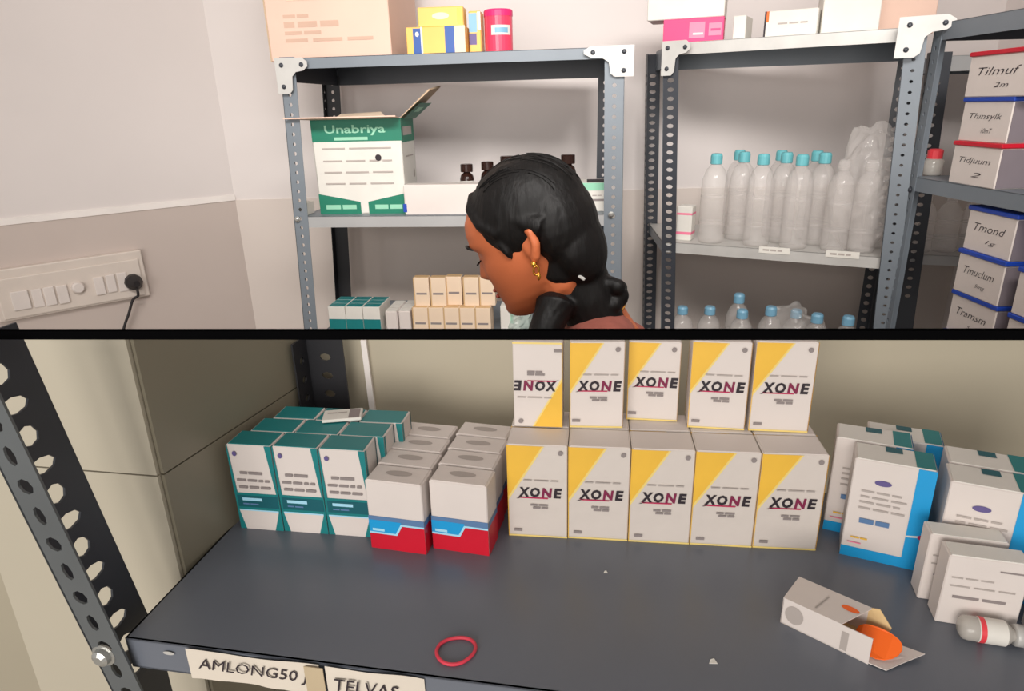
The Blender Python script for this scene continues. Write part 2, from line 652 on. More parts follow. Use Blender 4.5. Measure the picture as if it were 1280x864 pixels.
# narrow pale strip up the partition face, slightly tapered
pa = atz(472, 515, 1.245); 
fy = lambda X: back0.y + (X - back0.x) * (back1.y - back0.y) / (back1.x - back0.x)
cx = -0.155
mb = MB()
cxs = aty(452, 425, fy(-.16)).x
cxb = aty(470, 515, fy(-.16)).x
zt = pz0 - .002
mb.hexa([(cxb, fy(cxb) - .006, 1.0), (cxb + .008, fy(cxb + .008) - .006, 1.0), (cxb + .008, fy(cxb + .008), 1.0), (cxb, fy(cxb), 1.0),
         (cxs, fy(cxs) - .006, zt), (cxs + .006, fy(cxs + .006) - .006, zt), (cxs + .006, fy(cxs + .006), zt), (cxs, fy(cxs), zt)], 'trim')
tag(mb.build('trim_2'), kind='structure')

# ================================================================ NEAR RACK
F1 = Vector((-0.289, 0.390, SZ))
rack = empty('storage_rack', (0, 0, 0))
tag(rack, 'near slate grey slotted-angle rack whose shelf holds the rows of medicine cartons', 'rack')
W_, D_ = 0.92, 0.27
mb = MB()
c0, c1, c2, c3 = F1, F1 + SA * W_, F1 + SA * W_ + SB * D_, F1 + SB * D_
dz = Vector((0, 0, -0.0015))
mb.hexa([c0 + dz, c1 + dz, c2 + dz, c3 + dz, c0, c1, c2, c3], 'shelf')
lip = Vector((0, 0, -0.027))
t2 = SB * 0.0015
mb.hexa([c0 + lip, c1 + lip, c1 + lip + t2, c0 + lip + t2, c0, c1, c1 + t2, c0 + t2], 'shelf')
t3 = SB * 0.012
mb.hexa([c0 + lip, c1 + lip, c1 + lip + t3, c0 + lip + t3, c0 + lip - dz, c1 + lip - dz, c1 + lip - dz + t3, c0 + lip - dz + t3], 'shelf')
for cc, dd in ((c0, c3), (c1, c2)):
    s = SA * 0.0015 * (1 if cc is c0 else -1)
    mb.hexa([cc + lip, cc + lip + s, dd + lip + s, dd + lip, cc, cc + s, dd + s, dd], 'shelf')
mb.hexa([c3 + lip, c2 + lip, c2 + lip - t2, c3 + lip - t2, c3, c2, c2 - t2, c3 - t2], 'shelf')
mb.build('shelf_board', rack)
# front posts lean a little outwards; flange a runs along the front, flange b to the back
ztop = zat(424, -0.325, 0.392)
pb = aty(92, 770, 0.385)
lean = Vector((-0.115, -0.045, 1))


def on_line(p, dirv, z):
    return p + dirv * ((z - p.z) / dirv.z)


KW = dict(hw=0.42, hh=0.52, alt=True)
pk = on_line(pb, lean, SZ - .06)
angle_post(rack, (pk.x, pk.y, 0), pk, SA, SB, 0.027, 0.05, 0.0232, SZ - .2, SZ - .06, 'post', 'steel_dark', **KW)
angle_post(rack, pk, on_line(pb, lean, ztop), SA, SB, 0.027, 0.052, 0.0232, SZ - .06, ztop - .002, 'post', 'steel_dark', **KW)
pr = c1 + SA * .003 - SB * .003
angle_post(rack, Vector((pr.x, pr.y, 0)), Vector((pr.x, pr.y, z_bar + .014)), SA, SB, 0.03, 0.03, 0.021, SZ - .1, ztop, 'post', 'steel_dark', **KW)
rb = aty(372, 515, 0.672)
rb = aty(386, 425, 0.664); rb.z = 0
zr = zat(419, rb.x, rb.y)
angle_post(rack, rb, (rb.x - .004, rb.y, zr), SA, -SB, 0.042, 0.030, 0.021, SZ, zr, 'post_shade', 'post_shade', hw=.3, hh=.4)
r2 = c2 + Vector((0, 0.0, 0)); r2.z = 0
angle_post(rack, r2 + SA * .004, Vector((r2.x, r2.y, z_bar + .014)) + SA * .004, -SA, -SB, 0.03, 0.03, 0.021, SZ - .1, SZ, 'steel_dark', 'steel_dark', **KW)
# added black bar, stands for the dark band between the two views
b0, b1 = atz(-110, 417.9, z_bar), atz(1400, 417.9, z_bar)
nrm = (b1 - b0).normalized()
b1 = b0 + nrm * ((c1 - b0).dot(SA) / nrm.dot(SA))
mb = MB()
uu = (b1 - b0).normalized()
vv = Vector((-uu.y, uu.x, 0))
hb, wbar = 0.0028, 0.0024
mb.hexa([b0 - vv * wbar + Vector((0, 0, -hb)), b1 - vv * wbar + Vector((0, 0, -hb)), b1 + vv * wbar + Vector((0, 0, -hb)), b0 + vv * wbar + Vector((0, 0, -hb)),
         b0 - vv * wbar + Vector((0, 0, hb)), b1 - vv * wbar + Vector((0, 0, hb)), b1 + vv * wbar + Vector((0, 0, hb)), b0 + vv * wbar + Vector((0, 0, hb))], 'black')
tag(mb.build('divider_bar', rack), 'thin black square bar added between the two views, atop the near rack')
sr0, sr1 = c1 + SA * .004, c2 + SA * .004
mb = MB()
mb.hexa([Vector((p.x, p.y, z_bar + hb + dz_)) + SA * o_ for dz_ in (.0002, .006) for p, o_ in ((sr0, -.003), (sr0, .003), (sr1, .003), (sr1, -.003))], 'steel_dark')
mb.build('side_rail', rack)
bolt(rack, atz(131, 820, 0).lerp(aty(131, 818, 0.386), 1.0), -SB, 0.0072)
# labels stuck on the shelf's lip
fp = lambda s, dzz: F1 + SA * s + Vector((0, 0, dzz)) - SB * 0.0012


def lip_label(s0, s1, z0, z1, seed, key='paper'):
    n = 14
    mb = MB()
    rnd = random.Random(seed)
    vs, fs = [], []
    for i in range(n + 1):
        t = i / n
        s = s0 + (s1 - s0) * t
        w = 0.0007 * (1 + math.sin(t * 9 + seed)) + .0002
        for z in (z0 + rnd.uniform(-.0006, .0006), (z0 + z1) / 2, z1 + 0.0012 * math.sin(t * 8 + seed)):
            vs.append(fp(s, z) - SB * w)
    for i in range(n):
        for k in range(2):
            fs.append((i * 3 + k, (i + 1) * 3 + k, (i + 1) * 3 + k + 1, i * 3 + k + 1))
    mb.add(vs, fs, key)
    return mb.build('paper_label', rack, smooth=True, fix=False)


def s_of(px, py):                          # distance along the lip of a pixel
    r = ray(px, py)
    nrm = SB
    d = (F1 - Vector((0, 0, H))).dot(nrm) / r.dot(nrm)
    p = r * d + Vector((0, 0, H))
    return (p - F1).dot(SA), p.z - SZ


sA, _ = s_of(236, 815); sB, _ = s_of(402, 845); sC, _ = s_of(411, 850); sD, _ = s_of(525, 858)
lb = lip_label(sA, sB, -0.027, -0.001, 1)
pr_ = Print(fp((sA + sB) / 2, -0.014) - SB * .0022, SA, (0, 0, 1))
pr_.text('AMLONG50 J', 0.0, 0.001, (sB - sA) * .84, 0.0125, 'ink', 0.0, 0.25)
pr_.build('handwriting', lb)
tp = MB(); tp.box(0, 0.014, -0.0003, 0.0003, -0.025, 0.0, 'tape', Matrix.Translation(fp(sB - .010, -.001) - SB * .0028) @ Matrix.Rotation(math.atan2(SA.y, SA.x), 4, 'Z'))
tp.build('tape_strip', lb)
lb = lip_label(sC, sD + .004, -0.027, -0.001, 2)
pr_ = Print(fp((sC + sD) / 2, -0.015) - SB * .0022, SA, (0, 0, 1))
pr_.text('TELVAS', -0.004, 0.0, (sD - sC) * .7, 0.012, 'ink', 0.0, 0.25)
pr_.build('handwriting', lb)
mb = MB(); s1_, z1_ = s_of(213, 818)
pt = Print(fp(s1_, -.008), SA, (0, 0, 1)); pt.disc(0, 0, .0045, .0016, 'galv'); pt.build('paint_chip', rack)

# ---------------------------------------------------------------- cartons on the near shelf
YAW = math.atan2(SA.y, SA.x)


def unit(a, b):
    d = (b - a); d.z = 0
    return d.normalized()


# teal and white cartons: three columns, three deep
gw, gd, gh = 0.0420, 0.0265, 0.0865


def teal_carton():
    o = carton('medicine_box', gw, gd, gh, 'white')
    flap(o, gw, gd, gh, 'teal')
    p = face(gw, gd, gh, 'front')
    w = gw / 2
    p.poly([(-w, 0), (w, 0), (w, .038), (-w, .038)], 'teal')
    p.poly([(-w + .006, .0), (w - .008, .0), (w - .002, .0195), (-w + .002, .0195)], 'white')
    p.poly([(-w + .002, .0195), (w - .002, .0195), (w - .002, .0208), (-w + .002, .0208)], 'cyan')
    p.rect(-w + .002, .0235, w - .001, .0355, 'teal_dark')
    p.poly([(-w, .038), (-w + .003, .038), (-w + .001, gh), (-w, gh)], 'teal')
    p.poly([(w - .0015, .038), (w, .038), (w, gh), (w - .006, gh)], 'teal')
    p.words(-w + .007, w - .016, .0318, .003, 'cyan', 1)
    p.words(-w + .007, w - .02, .027, .0014, 'blue_dull', 2, 3)
    p.words(-w + .009, w - .012, .0590, .0028, 'ink_soft', 2, 1)
    p.words(-w + .005, w - .006, .0515, .0024, 'ink_soft', 4, 2)
    p.words(-w + .006, w - .006, .0445, .0026, 'ink_soft', 3, 5)
    p.disc(-w + .007, .078, .002, .0025, 'purple')
    p.build('front_print', o)
    p = face(gw, gd, gh, 'right')
    p.rect(-gd / 2, 0, -gd / 2 + .0035, gh, 'teal')
    p.build('front_edge_stripe', o)
    p = face(gw, gd, gh, 'right')
    p.rect(gd / 2 - .002, 0, gd / 2, gh, 'teal_dark')
    p.build('rear_edge_stripe', o)
    return o


g0 = atz(301, 660, SZ); g1 = atz(466, 672, SZ)
gu = unit(g0, g1); gv = Vector((-gu.y, gu.x, 0)); gyaw = math.atan2(gu.y, gu.x)
proto = None
rows = ['front', 'second', 'back']
cols = ['left', 'middle', 'right']
for r in range(3):
    for c in range(3):
        o = proto = proto or teal_carton()
        if r or c:
            o = dup(proto)
        p = g0 + gu * (gw / 2 + .0006 + c * (gw + .0007) + r * .008) + gv * (gd / 2 + r * (gd + .0006) + random.uniform(0, .0008))
        o.location = p
        o.rotation_euler = (0, 0, gyaw + random.uniform(-.012, .012))
        tag(o, 'teal and white medicine carton, %s column, %s row, by the tiled wall' % (cols[c], rows[r]), 'box', 'teal and white cartons on the near shelf')
# loose leaflet lying on top of the teal cartons
lp = g0 + gu * .085 + gv * .060 + Vector((0, 0, gh + .0016))
mb = MB()
mb.bevel_box(-.018, .018, -.011, .011, 0, .003, 'offwhite', .0006)
o = mb.build('leaflet'); o.location = lp; o.rotation_euler = (0, 0, .12)
tag(o, 'folded white leaflet lying flat on the teal and white cartons', 'leaflet')
p = Print((0, 0, .003), (1, 0, 0), (0, 1, 0)); p.rect(.006, -.009, .016, .009, 'ink_soft'); p.words(-.014, .004, .003, .002, 'ink_faint', 2); p.build('print', o)

# red, blue and white cartons: two columns going back
rw, rd, rh = 0.0505, 0.0268, 0.0672


def red_carton():
    o = carton('medicine_box', rw, rd, rh, 'white')
    flap(o, rw, rd, rh, 'white')
    w = rw / 2
    p = face(rw, rd, rh, 'front')
    p.rect(-w, 0, w, .028, 'red')
    p.poly([(-w, .0165), (-.001, .0165), (.004, .0265), (w, .0265), (w, .033), (-w, .033)], 'blue_dull')
    p.poly([(-w, .0165), (-.001, .0165), (.0045, .0275), (.0045, .029), (-w, .029)], 'blue')
    p.poly([(-w, .0155), (0, .0155), (.0052, .0255), (w, .0255), (w, .0272), (.0042, .0272), (-.0012, .0172), (-w, .0172)], 'cyan')
    p.words(-w + .003, -w + .014, .0195, .0025, 'cyan', 1)
    p.build('front_print', o)
    for sd in ('right', 'left'):
        p = face(rw, rd, rh, sd)
        p.rect(-rd / 2, 0, rd / 2, .0265, 'red')
        p.build('red_side_panel', o)
        p = face(rw, rd, rh, sd)
        p.rect(-rd / 2, .0265, rd / 2, .032, 'blue_dull')
        p.build('blue_side_band', o)
    p = face(rw, rd, rh + .0006, 'top')
    p.disc(.0, .001, .012, .004, 'ink_faint', 16)
    p.build('top_print', o)
    return o


proto = None
for c, (a, b) in enumerate((((465, 684), (538, 694)), ((542, 685), (617, 696)))):
    A, B = atz(*a, SZ), atz(*b, SZ)
    u = unit(A, B); v = Vector((-u.y, u.x, 0))
    for r in range(4 if c == 0 else 4):
        o = proto = proto or red_carton()
        if r or c:
            o = dup(proto)
        o.location = A + u * (rw / 2) + v * (rd / 2 + r * (rd + .0012)) + u * (r * (-.0012 if c == 0 else -.0018) + random.uniform(-.0003, .0003) * (r > 0))
        o.rotation_euler = (0, 0, math.atan2(u.y, u.x) + random.uniform(-.012, .012) * (r > 0))
        tag(o, 'white carton with red base and blue band, %s from front, %s file' % (('first', 'second', 'third', 'fourth')[r], ('left', 'right')[c]), 'box', 'red based white cartons')

# XONE cartons: lower row of five, upper row of five standing further back
xw, xd, xh = 0.0515, 0.033, 0.0905


def xone(h, flip=False, film=False):
    key = 'white_gloss' if film else 'white'
    o = carton('medicine_box', xw, xd, h, key, .0007)
    flap(o, xw, xd, h, 'white', t=.0004)
    w = xw / 2
    p = face(xw, xd, h, 'front')

    def T(pts):
        return [(-x, h - y) for x, y in pts] if flip else pts
    p.poly(T([(-w + .0004, h - .0006), (-w + .0004, h * .44), (w * .17, h - .0006)]), 'yellow')
    p.poly(T([(w * .17, h - .0006), (-w + .0004, h * .44), (-w + .0004, h * .40), (w * .24, h - .0006)]), 'yellow_pale')
    p.poly(T([(-w, 0), (w, 0), (w, .0016), (-w, .0016)]), 'yellow_pale')
    p.poly(T([(-w, 0), (-w + .0006, 0), (-w + .0006, h), (-w, h)]), 'yellow')
    sg = -1 if flip else 1

    def at(x, y):
        return (-x, h - y) if flip else (x, y)
    tx, ty = at(.002, h * .50)
    for ch, cx_, cw_, kk in (('X', -.0135, .0100, 'ink'), ('O', -.0040, .0088, 'ink'), ('N', .0062, .0092, 'ink_wine'), ('E', .0155, .0072, 'ink')):
        q = at(tx * sg + cx_, h * .50)
        p.text(ch, q[0], q[1], cw_, .0096, kk, 0.045, 0.12, flip)
    p.poly(T([(-.0165, h * .435), (.009, h * .435), (.0095, h * .448), (-.0155, h * .448)]), 'maroon')
    p.poly(T([(-.0185, h * .43), (-.0135, h * .45), (-.012, h * .45), (-.0165, h * .43)]), 'ink')
    for yy, xx0, xx1, sd in ((h * .365, -.006, .009, 3), (h * .335, -.004, .009, 4)):
        a, b = at(xx0, yy), at(xx1, yy)
        p.words(min(a[0], b[0]), max(a[0], b[0]), a[1], .0019, 'ink_soft', 2, sd)
    a, b = at(-.021, .007), at(-.014, .007)
    p.words(min(a[0], b[0]), max(a[0], b[0]), a[1], .0026, 'ink_soft', 1)
    a = at(w - .006, h - .006)
    p.disc(a[0], a[1], .0022, .0022, 'ink_soft', 12)
    a, b = at(-.012, h * .635), at(.018, h * .635)
    p.words(min(a[0], b[0]), max(a[0], b[0]), a[1], .0012, 'ink_faint', 3, 8)
    p.build('front_print', o)
    for sd in ('left', 'right'):
        p = face(xw, xd, h, sd)
        p.rect(-xd / 2, 0, -xd / 2 + .002, h, 'yellow')
        p.build('side_print', o)
    return o


xL, xR = atz(636, 669, SZ), atz(1020, 689, SZ)
xu = unit(xL, xR); xv = Vector((-xu.y, xu.x, 0)); xyaw = math.atan2(xu.y, xu.x)
step = (xR - xL).length / 5
xw = step - .0006
ordn = ['leftmost', 'second from left', 'middle', 'fourth from left', 'rightmost']
proto = None
for c in range(5):
    o = proto = proto or xone(xh, False, True)
    if c:
        o = dup(proto)
    o.location = xL + xu * (step * (c + .5)) + xv * (xd / 2 + random.uniform(0, .001))
    o.rotation_euler = (0, 0, xyaw + random.uniform(-.01, .01))
    tag(o, 'white and yellow XONE carton in the lower row, %s of its five' % ordn[c], 'box', 'XONE cartons of the lower row')
# a second rank behind carries the upper row
proto2 = None
for c in range(5):
    o = dup(proto)
    o.location = xL + xu * (step * (c + .5)) + xv * (xd * 1.5 + .002)
    o.rotation_euler = (0, 0, xyaw)
    tag(o, 'white and yellow XONE carton hidden behind the lower row, %s of its five' % ordn[c], 'box', 'XONE cartons of the lower row')
up_pts = [((643, 533), (703, 535), True, 0), ((712, 534), (778, 535), False, 0), ((783, 524), (846, 527), False, .012), ((859, 534), (930, 538), False, 0), ((935, 538), (1009, 541), False, 0)]
uz = SZ + xh + .0008
full = xw
for c, (a, b, fl, off) in enumerate(up_pts):
    A, B = atz(*a, uz), atz(*b, uz)
    u = unit(A, B); v = Vector((-u.y, u.x, 0))
    xw = (B - A).length
    mid = (A + B) / 2
    hh = min(xh, zat(428, mid.x, mid.y) - uz)
    xd = 0.030
    o = xone(hh, fl)
    o.location = mid + v * (xd / 2)
    o.rotation_euler = (0, 0, math.atan2(u.y, u.x))
    lab = 'white and yellow XONE carton in the upper row, %s of its five' % ordn[c]
    if fl:
        lab = 'upside-down white and yellow XONE carton, leftmost of the upper row'
    tag(o, lab, 'box', 'XONE cartons of the upper row')
xw, xd = full, 0.033

# blue and white cartons at the right
bw, bd, bh = 0.057, 0.030, 0.0905


def blue_carton(w_, d_, h_):
    o = carton('medicine_box', w_, d_, h_, 'white', .0008)
    flap(o, w_, d_, h_, 'offwhite')
    w = w_ / 2
    p = face(w_, d_, h_, 'front')
    p.rect(-w, 0, w, .0095, 'blue')
    p.rect(w - .0125, .0, w, h_, 'blue')
    p.poly([(w - .0125, .029), (w, .031), (w, .033), (w - .0125, .0305)], 'offwhite')
    p.disc(w - .002, .031, .0026, .0022, 'maroon', 12)
    p.disc(-.006, h_ * .80, .006, .0025, 'purple')
    for i, yy in enumerate((.70, .645, .59, .53)):
        p.words(-w + .008, w - .02 + .004 * (i % 2), h_ * yy, .0017, 'ink_faint', 3, i)
    p.words(-w + .010, w - .025, h_ * .40, .0045, 'blue_dull', 2, 9)
    p.words(-w + .006, -w + .018, h_ * .215, .0015, 'yellow', 2, 7)
    p.words(-w + .004, -w + .014, h_ * .16, .001, 'pink_soft', 1, 7)
    p.build('front_print', o)
    p = face(w_, d_, h_ + .0006, 'top')
    p.rect(w - .014, -d_ / 2 + .001, w - .001, d_ / 2 - .001, 'teal')
    p.rect(-.006, .004, .006, d_ / 2 - .002, 'teal_dark')
    p.build('top_print', o)
    p = face(w_, d_, h_, 'right'); p.rect(-d_ / 2, 0, d_ / 2, h_, 'blue'); p.build('side_print', o)
    return o


A, B = atz(1049, 692, SZ), atz(1146, 714, SZ)
u = unit(A, B); v = Vector((-u.y, u.x, 0)); byaw = math.atan2(u.y, u.x)
bw = (B - A).length
proto = blue_carton(bw, bd, bh)
proto.location = A + u * (bw / 2) + v * (bd / 2); proto.rotation_euler = (0, 0, byaw)
tag(proto, 'front white carton with bright blue side and base strip, right of the XONE rows', 'box', 'blue and white cartons on the near shelf')
blues = [(1062, 668, 0, 'white and blue carton half hidden between the XONE row and front blue carton')]
q0 = A + u * (bw / 2) + v * (bd / 2)
n_ = 0
names = ['second', 'third', 'fourth']
spots = []
p = atz(1028, 664, SZ) + u * (bw / 2) + v * (bd / 2)
spots.append((p + v * .004, 'white and blue carton in the gap between the XONE row and front blue carton'))
spots.append((q0 + u * .012 + v * (bd + .034), 'white and blue carton right behind the front blue carton'))
r0 = atz(1190, 606, SZ + bh) + u * (bw / 2) + v * (bd / 2); r0.z = SZ
r0 += v * .005
for k in range(2):
    spots.append((r0 + v * (bd + .0015) * k + u * .002 * k, 'white and blue carton, %s of the file right of the front one' % ('first', 'second')[k]))
    spots.append((r0 + u * (bw + .003) + v * (bd + .0015) * k, 'white and blue carton, %s in the file at the right frame edge' % ('first', 'second')[k]))
for p, lab in spots:
    o = dup(proto, p, byaw + random.uniform(-.01, .01), lab)
    if 'right behind' in lab:
        o.scale = (1, 1, .91)

# small white cartons in front of them
sw, sd_, sh = 0.0545, 0.018, 0.0575


def small_carton(w_, d_, h_):
    o = carton('medicine_box', w_, d_, h_, 'white', .0008)
    flap(o, w_, d_, h_, 'offwhite')
    w = w_ / 2
    p = face(w_, d_, h_, 'front')
    p.words(-w + .007, w - .010, h_ * .42, .0024, 'ink_soft', 2, 4)
    p.words(w - .018, w - .003, h_ * .86, .0013, 'ink_soft', 1, 4)
    p.words(-w + .004, w - .02, h_ * .70, .0012, 'ink_faint', 3, 5)
    p.words(-w + .004, w - .006, h_ * .58, .0012, 'ink_faint', 3, 6)
    p.build('front_print', o)
    p = face(w_, d_, h_, 'right'); p.rect(-d_ / 2 + .004, h_ * .45, d_ / 2 - .004, h_ * .7, 'maroon'); p.build('side_print', o)
    return o


A, B = atz(1168, 777, SZ), atz(1252, 790, SZ)
u2 = unit(A, B); v2 = Vector((-u2.y, u2.x, 0)); syaw = math.atan2(u2.y, u2.x)
sw = 0.050
proto = small_carton(sw, sd_, sh)
proto.location = A + u2 * (sw / 2) + v2 * (sd_ / 2); proto.rotation_euler = (0, 0, syaw)
tag(proto, 'small white carton standing right behind the lying vial', 'box', 'small white cartons')
pp = atz(1146, 748, SZ) + u2 * (sw / 2) + v2 * (sd_ / 2)
dup(proto, pp, syaw, 'small white carton peeking out left behind the one at the vial')
pp = A + u2 * (sw * 1.5 + .009) + v2 * (sd_ / 2 - .004)
dup(proto, pp, syaw, 'small white carton cut by the right frame edge beside the vial')

# lying vial with a red band
A, B = atz(1197, 800, SZ), atz(1277, 813, SZ)
A.z = B.z = SZ
vr = 0.0085
ax = unit(A, B)
vt = empty('medicine_vial', (A + B) / 2, math.atan2(ax.y, ax.x))
tag(vt, 'clear vial with white label and red band lying before the small white cartons', 'vial')
mtx = Matrix.Translation((-(B - A).length / 2, 0.004, vr)) @ Matrix.Rotation(R(90), 4, 'Y')
L = (B - A).length
mb = MB(); mb.lathe([(vr * .5, 0), (vr * .9, .002), (vr, .005), (vr, L * .72), (vr * .75, L * .8), (vr * .55, L * .84), (vr * .55, L * .88)], 'bottle2', 20, mtx); mb.build('glass_body', vt, True)
mb = MB(); mb.lathe([(vr * 1.02, L * .28), (vr * 1.02, L * .72)], 'offwhite', 20, mtx, False); lab_ = mb.build('wrapped_label', vt, True)
mb = MB(); mb.lathe([(vr * 1.035, L * .30), (vr * 1.035, L * .385)], 'caps_red', 20, mtx, False); mb.build('red_band', lab_, True)
mb = MB(); mb.lathe([(vr * .85, L * .87), (vr * .88, L * .89), (vr * .88, L * 1.02), (vr * .7, L * 1.04)], 'galv', 20, mtx); mb.build('metal_cap', vt, True)

# torn open carton lying on its side, orange tongue
A, B = atz(975, 778, SZ), atz(1108, 842, SZ)
E = atz(1012, 734, SZ + .024)
ax = unit(A, B); L = (B - A).length; ay = Vector((-ax.y, ax.x, 0))
ct = empty('opened_carton', A, math.atan2(ax.y, ax.x))
tag(ct, 'torn open white carton with orange tongue lying on the bare shelf', 'box')
cw, ch = 0.030, 0.0215
L1_ = L * .80
t = .0007
mb = MB()
mb.box(0, L1_ * 1.0, 0, cw, 0, t, 'white')
mb.box(0, L1_ * 1.05, 0, t, 0, ch, 'white')
mb.box(0, L1_ * .86, cw - t, cw, 0, ch, 'white')
mb.box(0, t, 0, cw, 0, ch, 'white')
mb.prism([Vector((0, 0, ch)), Vector((L1_ * .70, 0, ch)), Vector((L1_ * .90, cw, ch)), Vector((0, cw, ch))], (0, 0, t), 'white')
mb.build('carton_body', ct)
mb = MB(); mb.box(L1_ * .55, L1_ * .99, t * 1.2, cw - t * 1.2, t * 1.1, t * 2, 'carton_in'); mb.build('inner_lining', ct)
mb = MB()
mb.prism([Vector((L1_ * .86, cw, .001)), Vector((L1_ * 1.10, cw - .001, .002)), Vector((L1_ * 1.14, cw - .0015, ch * .65)), Vector((L1_ * .98, cw - .001, ch * 1.15)), Vector((L1_ * .86, cw, ch))], (0, -t, 0), 'carton_in')
mb.build('side_flap', ct)
mb = MB()
mb.prism([Vector((L1_ * .99, .0, t)), Vector((L1_ * 1.24, .001, .001)), Vector((L1_ * 1.36, .014, .002)), Vector((L1_ * 1.52, cw * .98, .004)), Vector((L1_ * 1.12, cw, t))], (0, 0, t), 'white')
mb.build('end_flap', ct)
tg = Print((0, 0, .0042), (1, 0, 0), (0, 1, 0))
mb = MB()
pts = []
for i in range(18):
    a = 2 * math.pi * i / 18
    pts.append(Vector((L1_ * 1.06 + .0145 * math.cos(a), cw * .52 + .0085 * math.sin(a) + .002 * math.cos(2 * a), .0085 + .006 * math.sin(a))))
mb.prism(pts, (0, 0, t), 'orange'); mb.build('orange_tongue', ct)
p = Print((0, 0, ch + t), (1, 0, 0), (0, 1, 0))
p.disc(L1_ * .70, cw * .62, .006, .0028, 'orange')
p.poly([(L1_ * .36, .004), (L1_ * .38, .004), (L1_ * .44, cw * .72), (L1_ * .42, cw * .72)], 'ink_faint')
p.build('top_print', ct)
p = Print((0, 0, 0), (1, 0, 0), (0, 0, 1))
p.rect(L1_ * .72, .002, L1_ * .80, ch * .8, 'ink_faint'); p.build('printed_block', ct)
p = Print((0, 0, 0), (1, 0, 0), (0, 0, 1)); p.disc(.009, ch * .52, .0065, .0075, 'ink_faint'); p.build('side_print', ct)

# red rubber band
cb = atz(570, 815, SZ)
ring = []
for i in range(36):
    a = 2 * math.pi * i / 36
    rr = .0125 + .0007 * math.sin(2 * a + .6) + .0004 * math.sin(3 * a)
    ring.append((rr * 1.05 * math.cos(a), rr * math.sin(a), .0013))
mb = MB(); mb.tube(ring, .0013, 'rubber', 8, True, 1.0)
o = mb.build('rubber_band', None, True); o.location = cb
tag(o, 'red rubber band lying alone on the slate shelf', 'rubber band')
# paper scraps
for (px, py), s, lab in (((891, 828), .003, 'tiny torn paper scrap near the shelf front, left of the opened carton'), ((757, 716), .0017, 'tiny pale crumb on the shelf before the middle XONE carton')):
    mb = MB()
    mb.prism([Vector((-s, -s * .5, .0002)), Vector((s * .9, -s * .6, .0002)), Vector((s * .5, s * .8, .0006)), Vector((-s * .4, s * .5, .0008))], (0, 0, .0004), 'offwhite')
    o = mb.build('paper_scrap'); o.location = atz(px, py, SZ)
    tag(o, lab, 'scrap')


# ================================================================ FAR RACKS
def quad_shelf(parent, c, z, lip_h, key_top, key_lip, key_under, t=0.0015, under_h=None):
    """shelf tray over ground quad c (front-left, front-right, back-right, back-left), top at height z, lips turned down"""
    mb = MB()
    P = [Vector((p[0], p[1], z)) for p in c]
    d = Vector((0, 0, -t))
    mb.hexa([p + d for p in P] + P, key_top)
    cen = sum(P, Vector()) / 4
    for i in range(4):
        a, b = P[i], P[(i + 1) % 4]
        e = (b - a).normalized()
        n = Vector((-e.y, e.x, 0))
        if n.dot(cen - a) < 0:
            n = -n
        n *= t
        l = Vector((0, 0, -(lip_h if i == 0 else under_h or lip_h)))
        mb.hexa([a + l, b + l, b + l + n, a + l + n, a, b, b + n, a + n], key_lip if i == 0 else key_under)
    return mb.build('shelf_board', parent)


def bracket(parent, p, u, n, sx, sz, flipx=1, key='galv'):
    """pressed corner gusset: an L with a rounded inside corner, arms along u (flipx) and down"""
    p, u, n = Vector(p), Vector(u).normalized() * flipx, Vector(n).normalized()
    z = Vector((0, 0, 1))
    pts = [(0, 0), (sx * .85, 0), (sx, -sz * .12), (sx, -sz * .25), (sx * .86, -sz * .36), (sx * .62, -sz * .40), (sx * .5, -sz * .52), (sx * .46, -sz * .9), (sx * .36, -sz), (0, -sz)]
    mb = MB()
    mb.prism([p + u * a + z * b for a, b in pts], n * .002, key)
    o = mb.build('corner_bracket', parent)
    for a, b in ((sx * .82, -sz * .2), (sx * .2, -sz * .2), (sx * .2, -sz * .8)):
        bolt(o, p + u * a + z * b + n * .002, n, .0045, 'steel_dark')
    return o


# --- left far rack
LF, RF = Vector((-0.575, 1.85, 0)), Vector((0.272, 1.75, 0))
lu = (RF - LF).normalized(); lv = Vector((-lu.y, lu.x, 0))
fr = empty('storage_rack', (LF + RF) / 2)
fr.location = (0, 0, 0)
tag(fr, 'grey slotted-angle rack along the back wall, behind the woman', 'rack')
BL, BR = LF + lv * .40, RF + lv * .40
top_z, mid_z, low_z = H + .115, H - .273, H - .625
quad = [LF + lu * .004, RF - lu * .004, BR - lu * .004, BL + lu * .004]
quad_shelf(fr, quad, top_z + .012, .026, 'steel_dark', 'steel', 'steel_dark', under_h=.055)  # panel, side and rear lips: shade under the shelf put into the colour
quad_shelf(fr, quad, mid_z, .030, 'steel', 'steel_light', 'steel')
quad_shelf(fr, quad, low_z, .030, 'steel', 'steel', 'steel')
quad_shelf(fr, quad, 0.6, .030, 'steel', 'steel', 'steel')
quad_shelf(fr, quad, 0.2, .030, 'steel', 'steel', 'steel')
pt_ = H + .13
kw = dict(hw=.22, hh=.42)
e = lv * -.003
pl = aty(350, 84, 1.85); pl_b = aty(380, 410, 1.85)
dirl = (pl - pl_b); 
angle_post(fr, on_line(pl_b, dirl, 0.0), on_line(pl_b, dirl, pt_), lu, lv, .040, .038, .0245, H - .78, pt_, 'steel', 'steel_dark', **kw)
pr1 = aty(781, 70, 1.747); pr_b = aty(777, 340, 1.747)
dirr = pr1 - pr_b
angle_post(fr, on_line(pr_b, dirr, 0), on_line(pr_b, dirr, pt_), -lu, lv, .048, .038, .0245, H - .78, pt_, 'steel', 'steel', **kw)
bl_ = aty(407, 110, BL.y); blb = aty(425, 400, BL.y); dd = bl_ - blb
angle_post(fr, on_line(blb, dd, 0), on_line(blb, dd, pt_ - .03), lu, -lv, .046, .03, .0245, mid_z + .02, pt_ - .03, 'post_shade', 'post_shade', **kw)
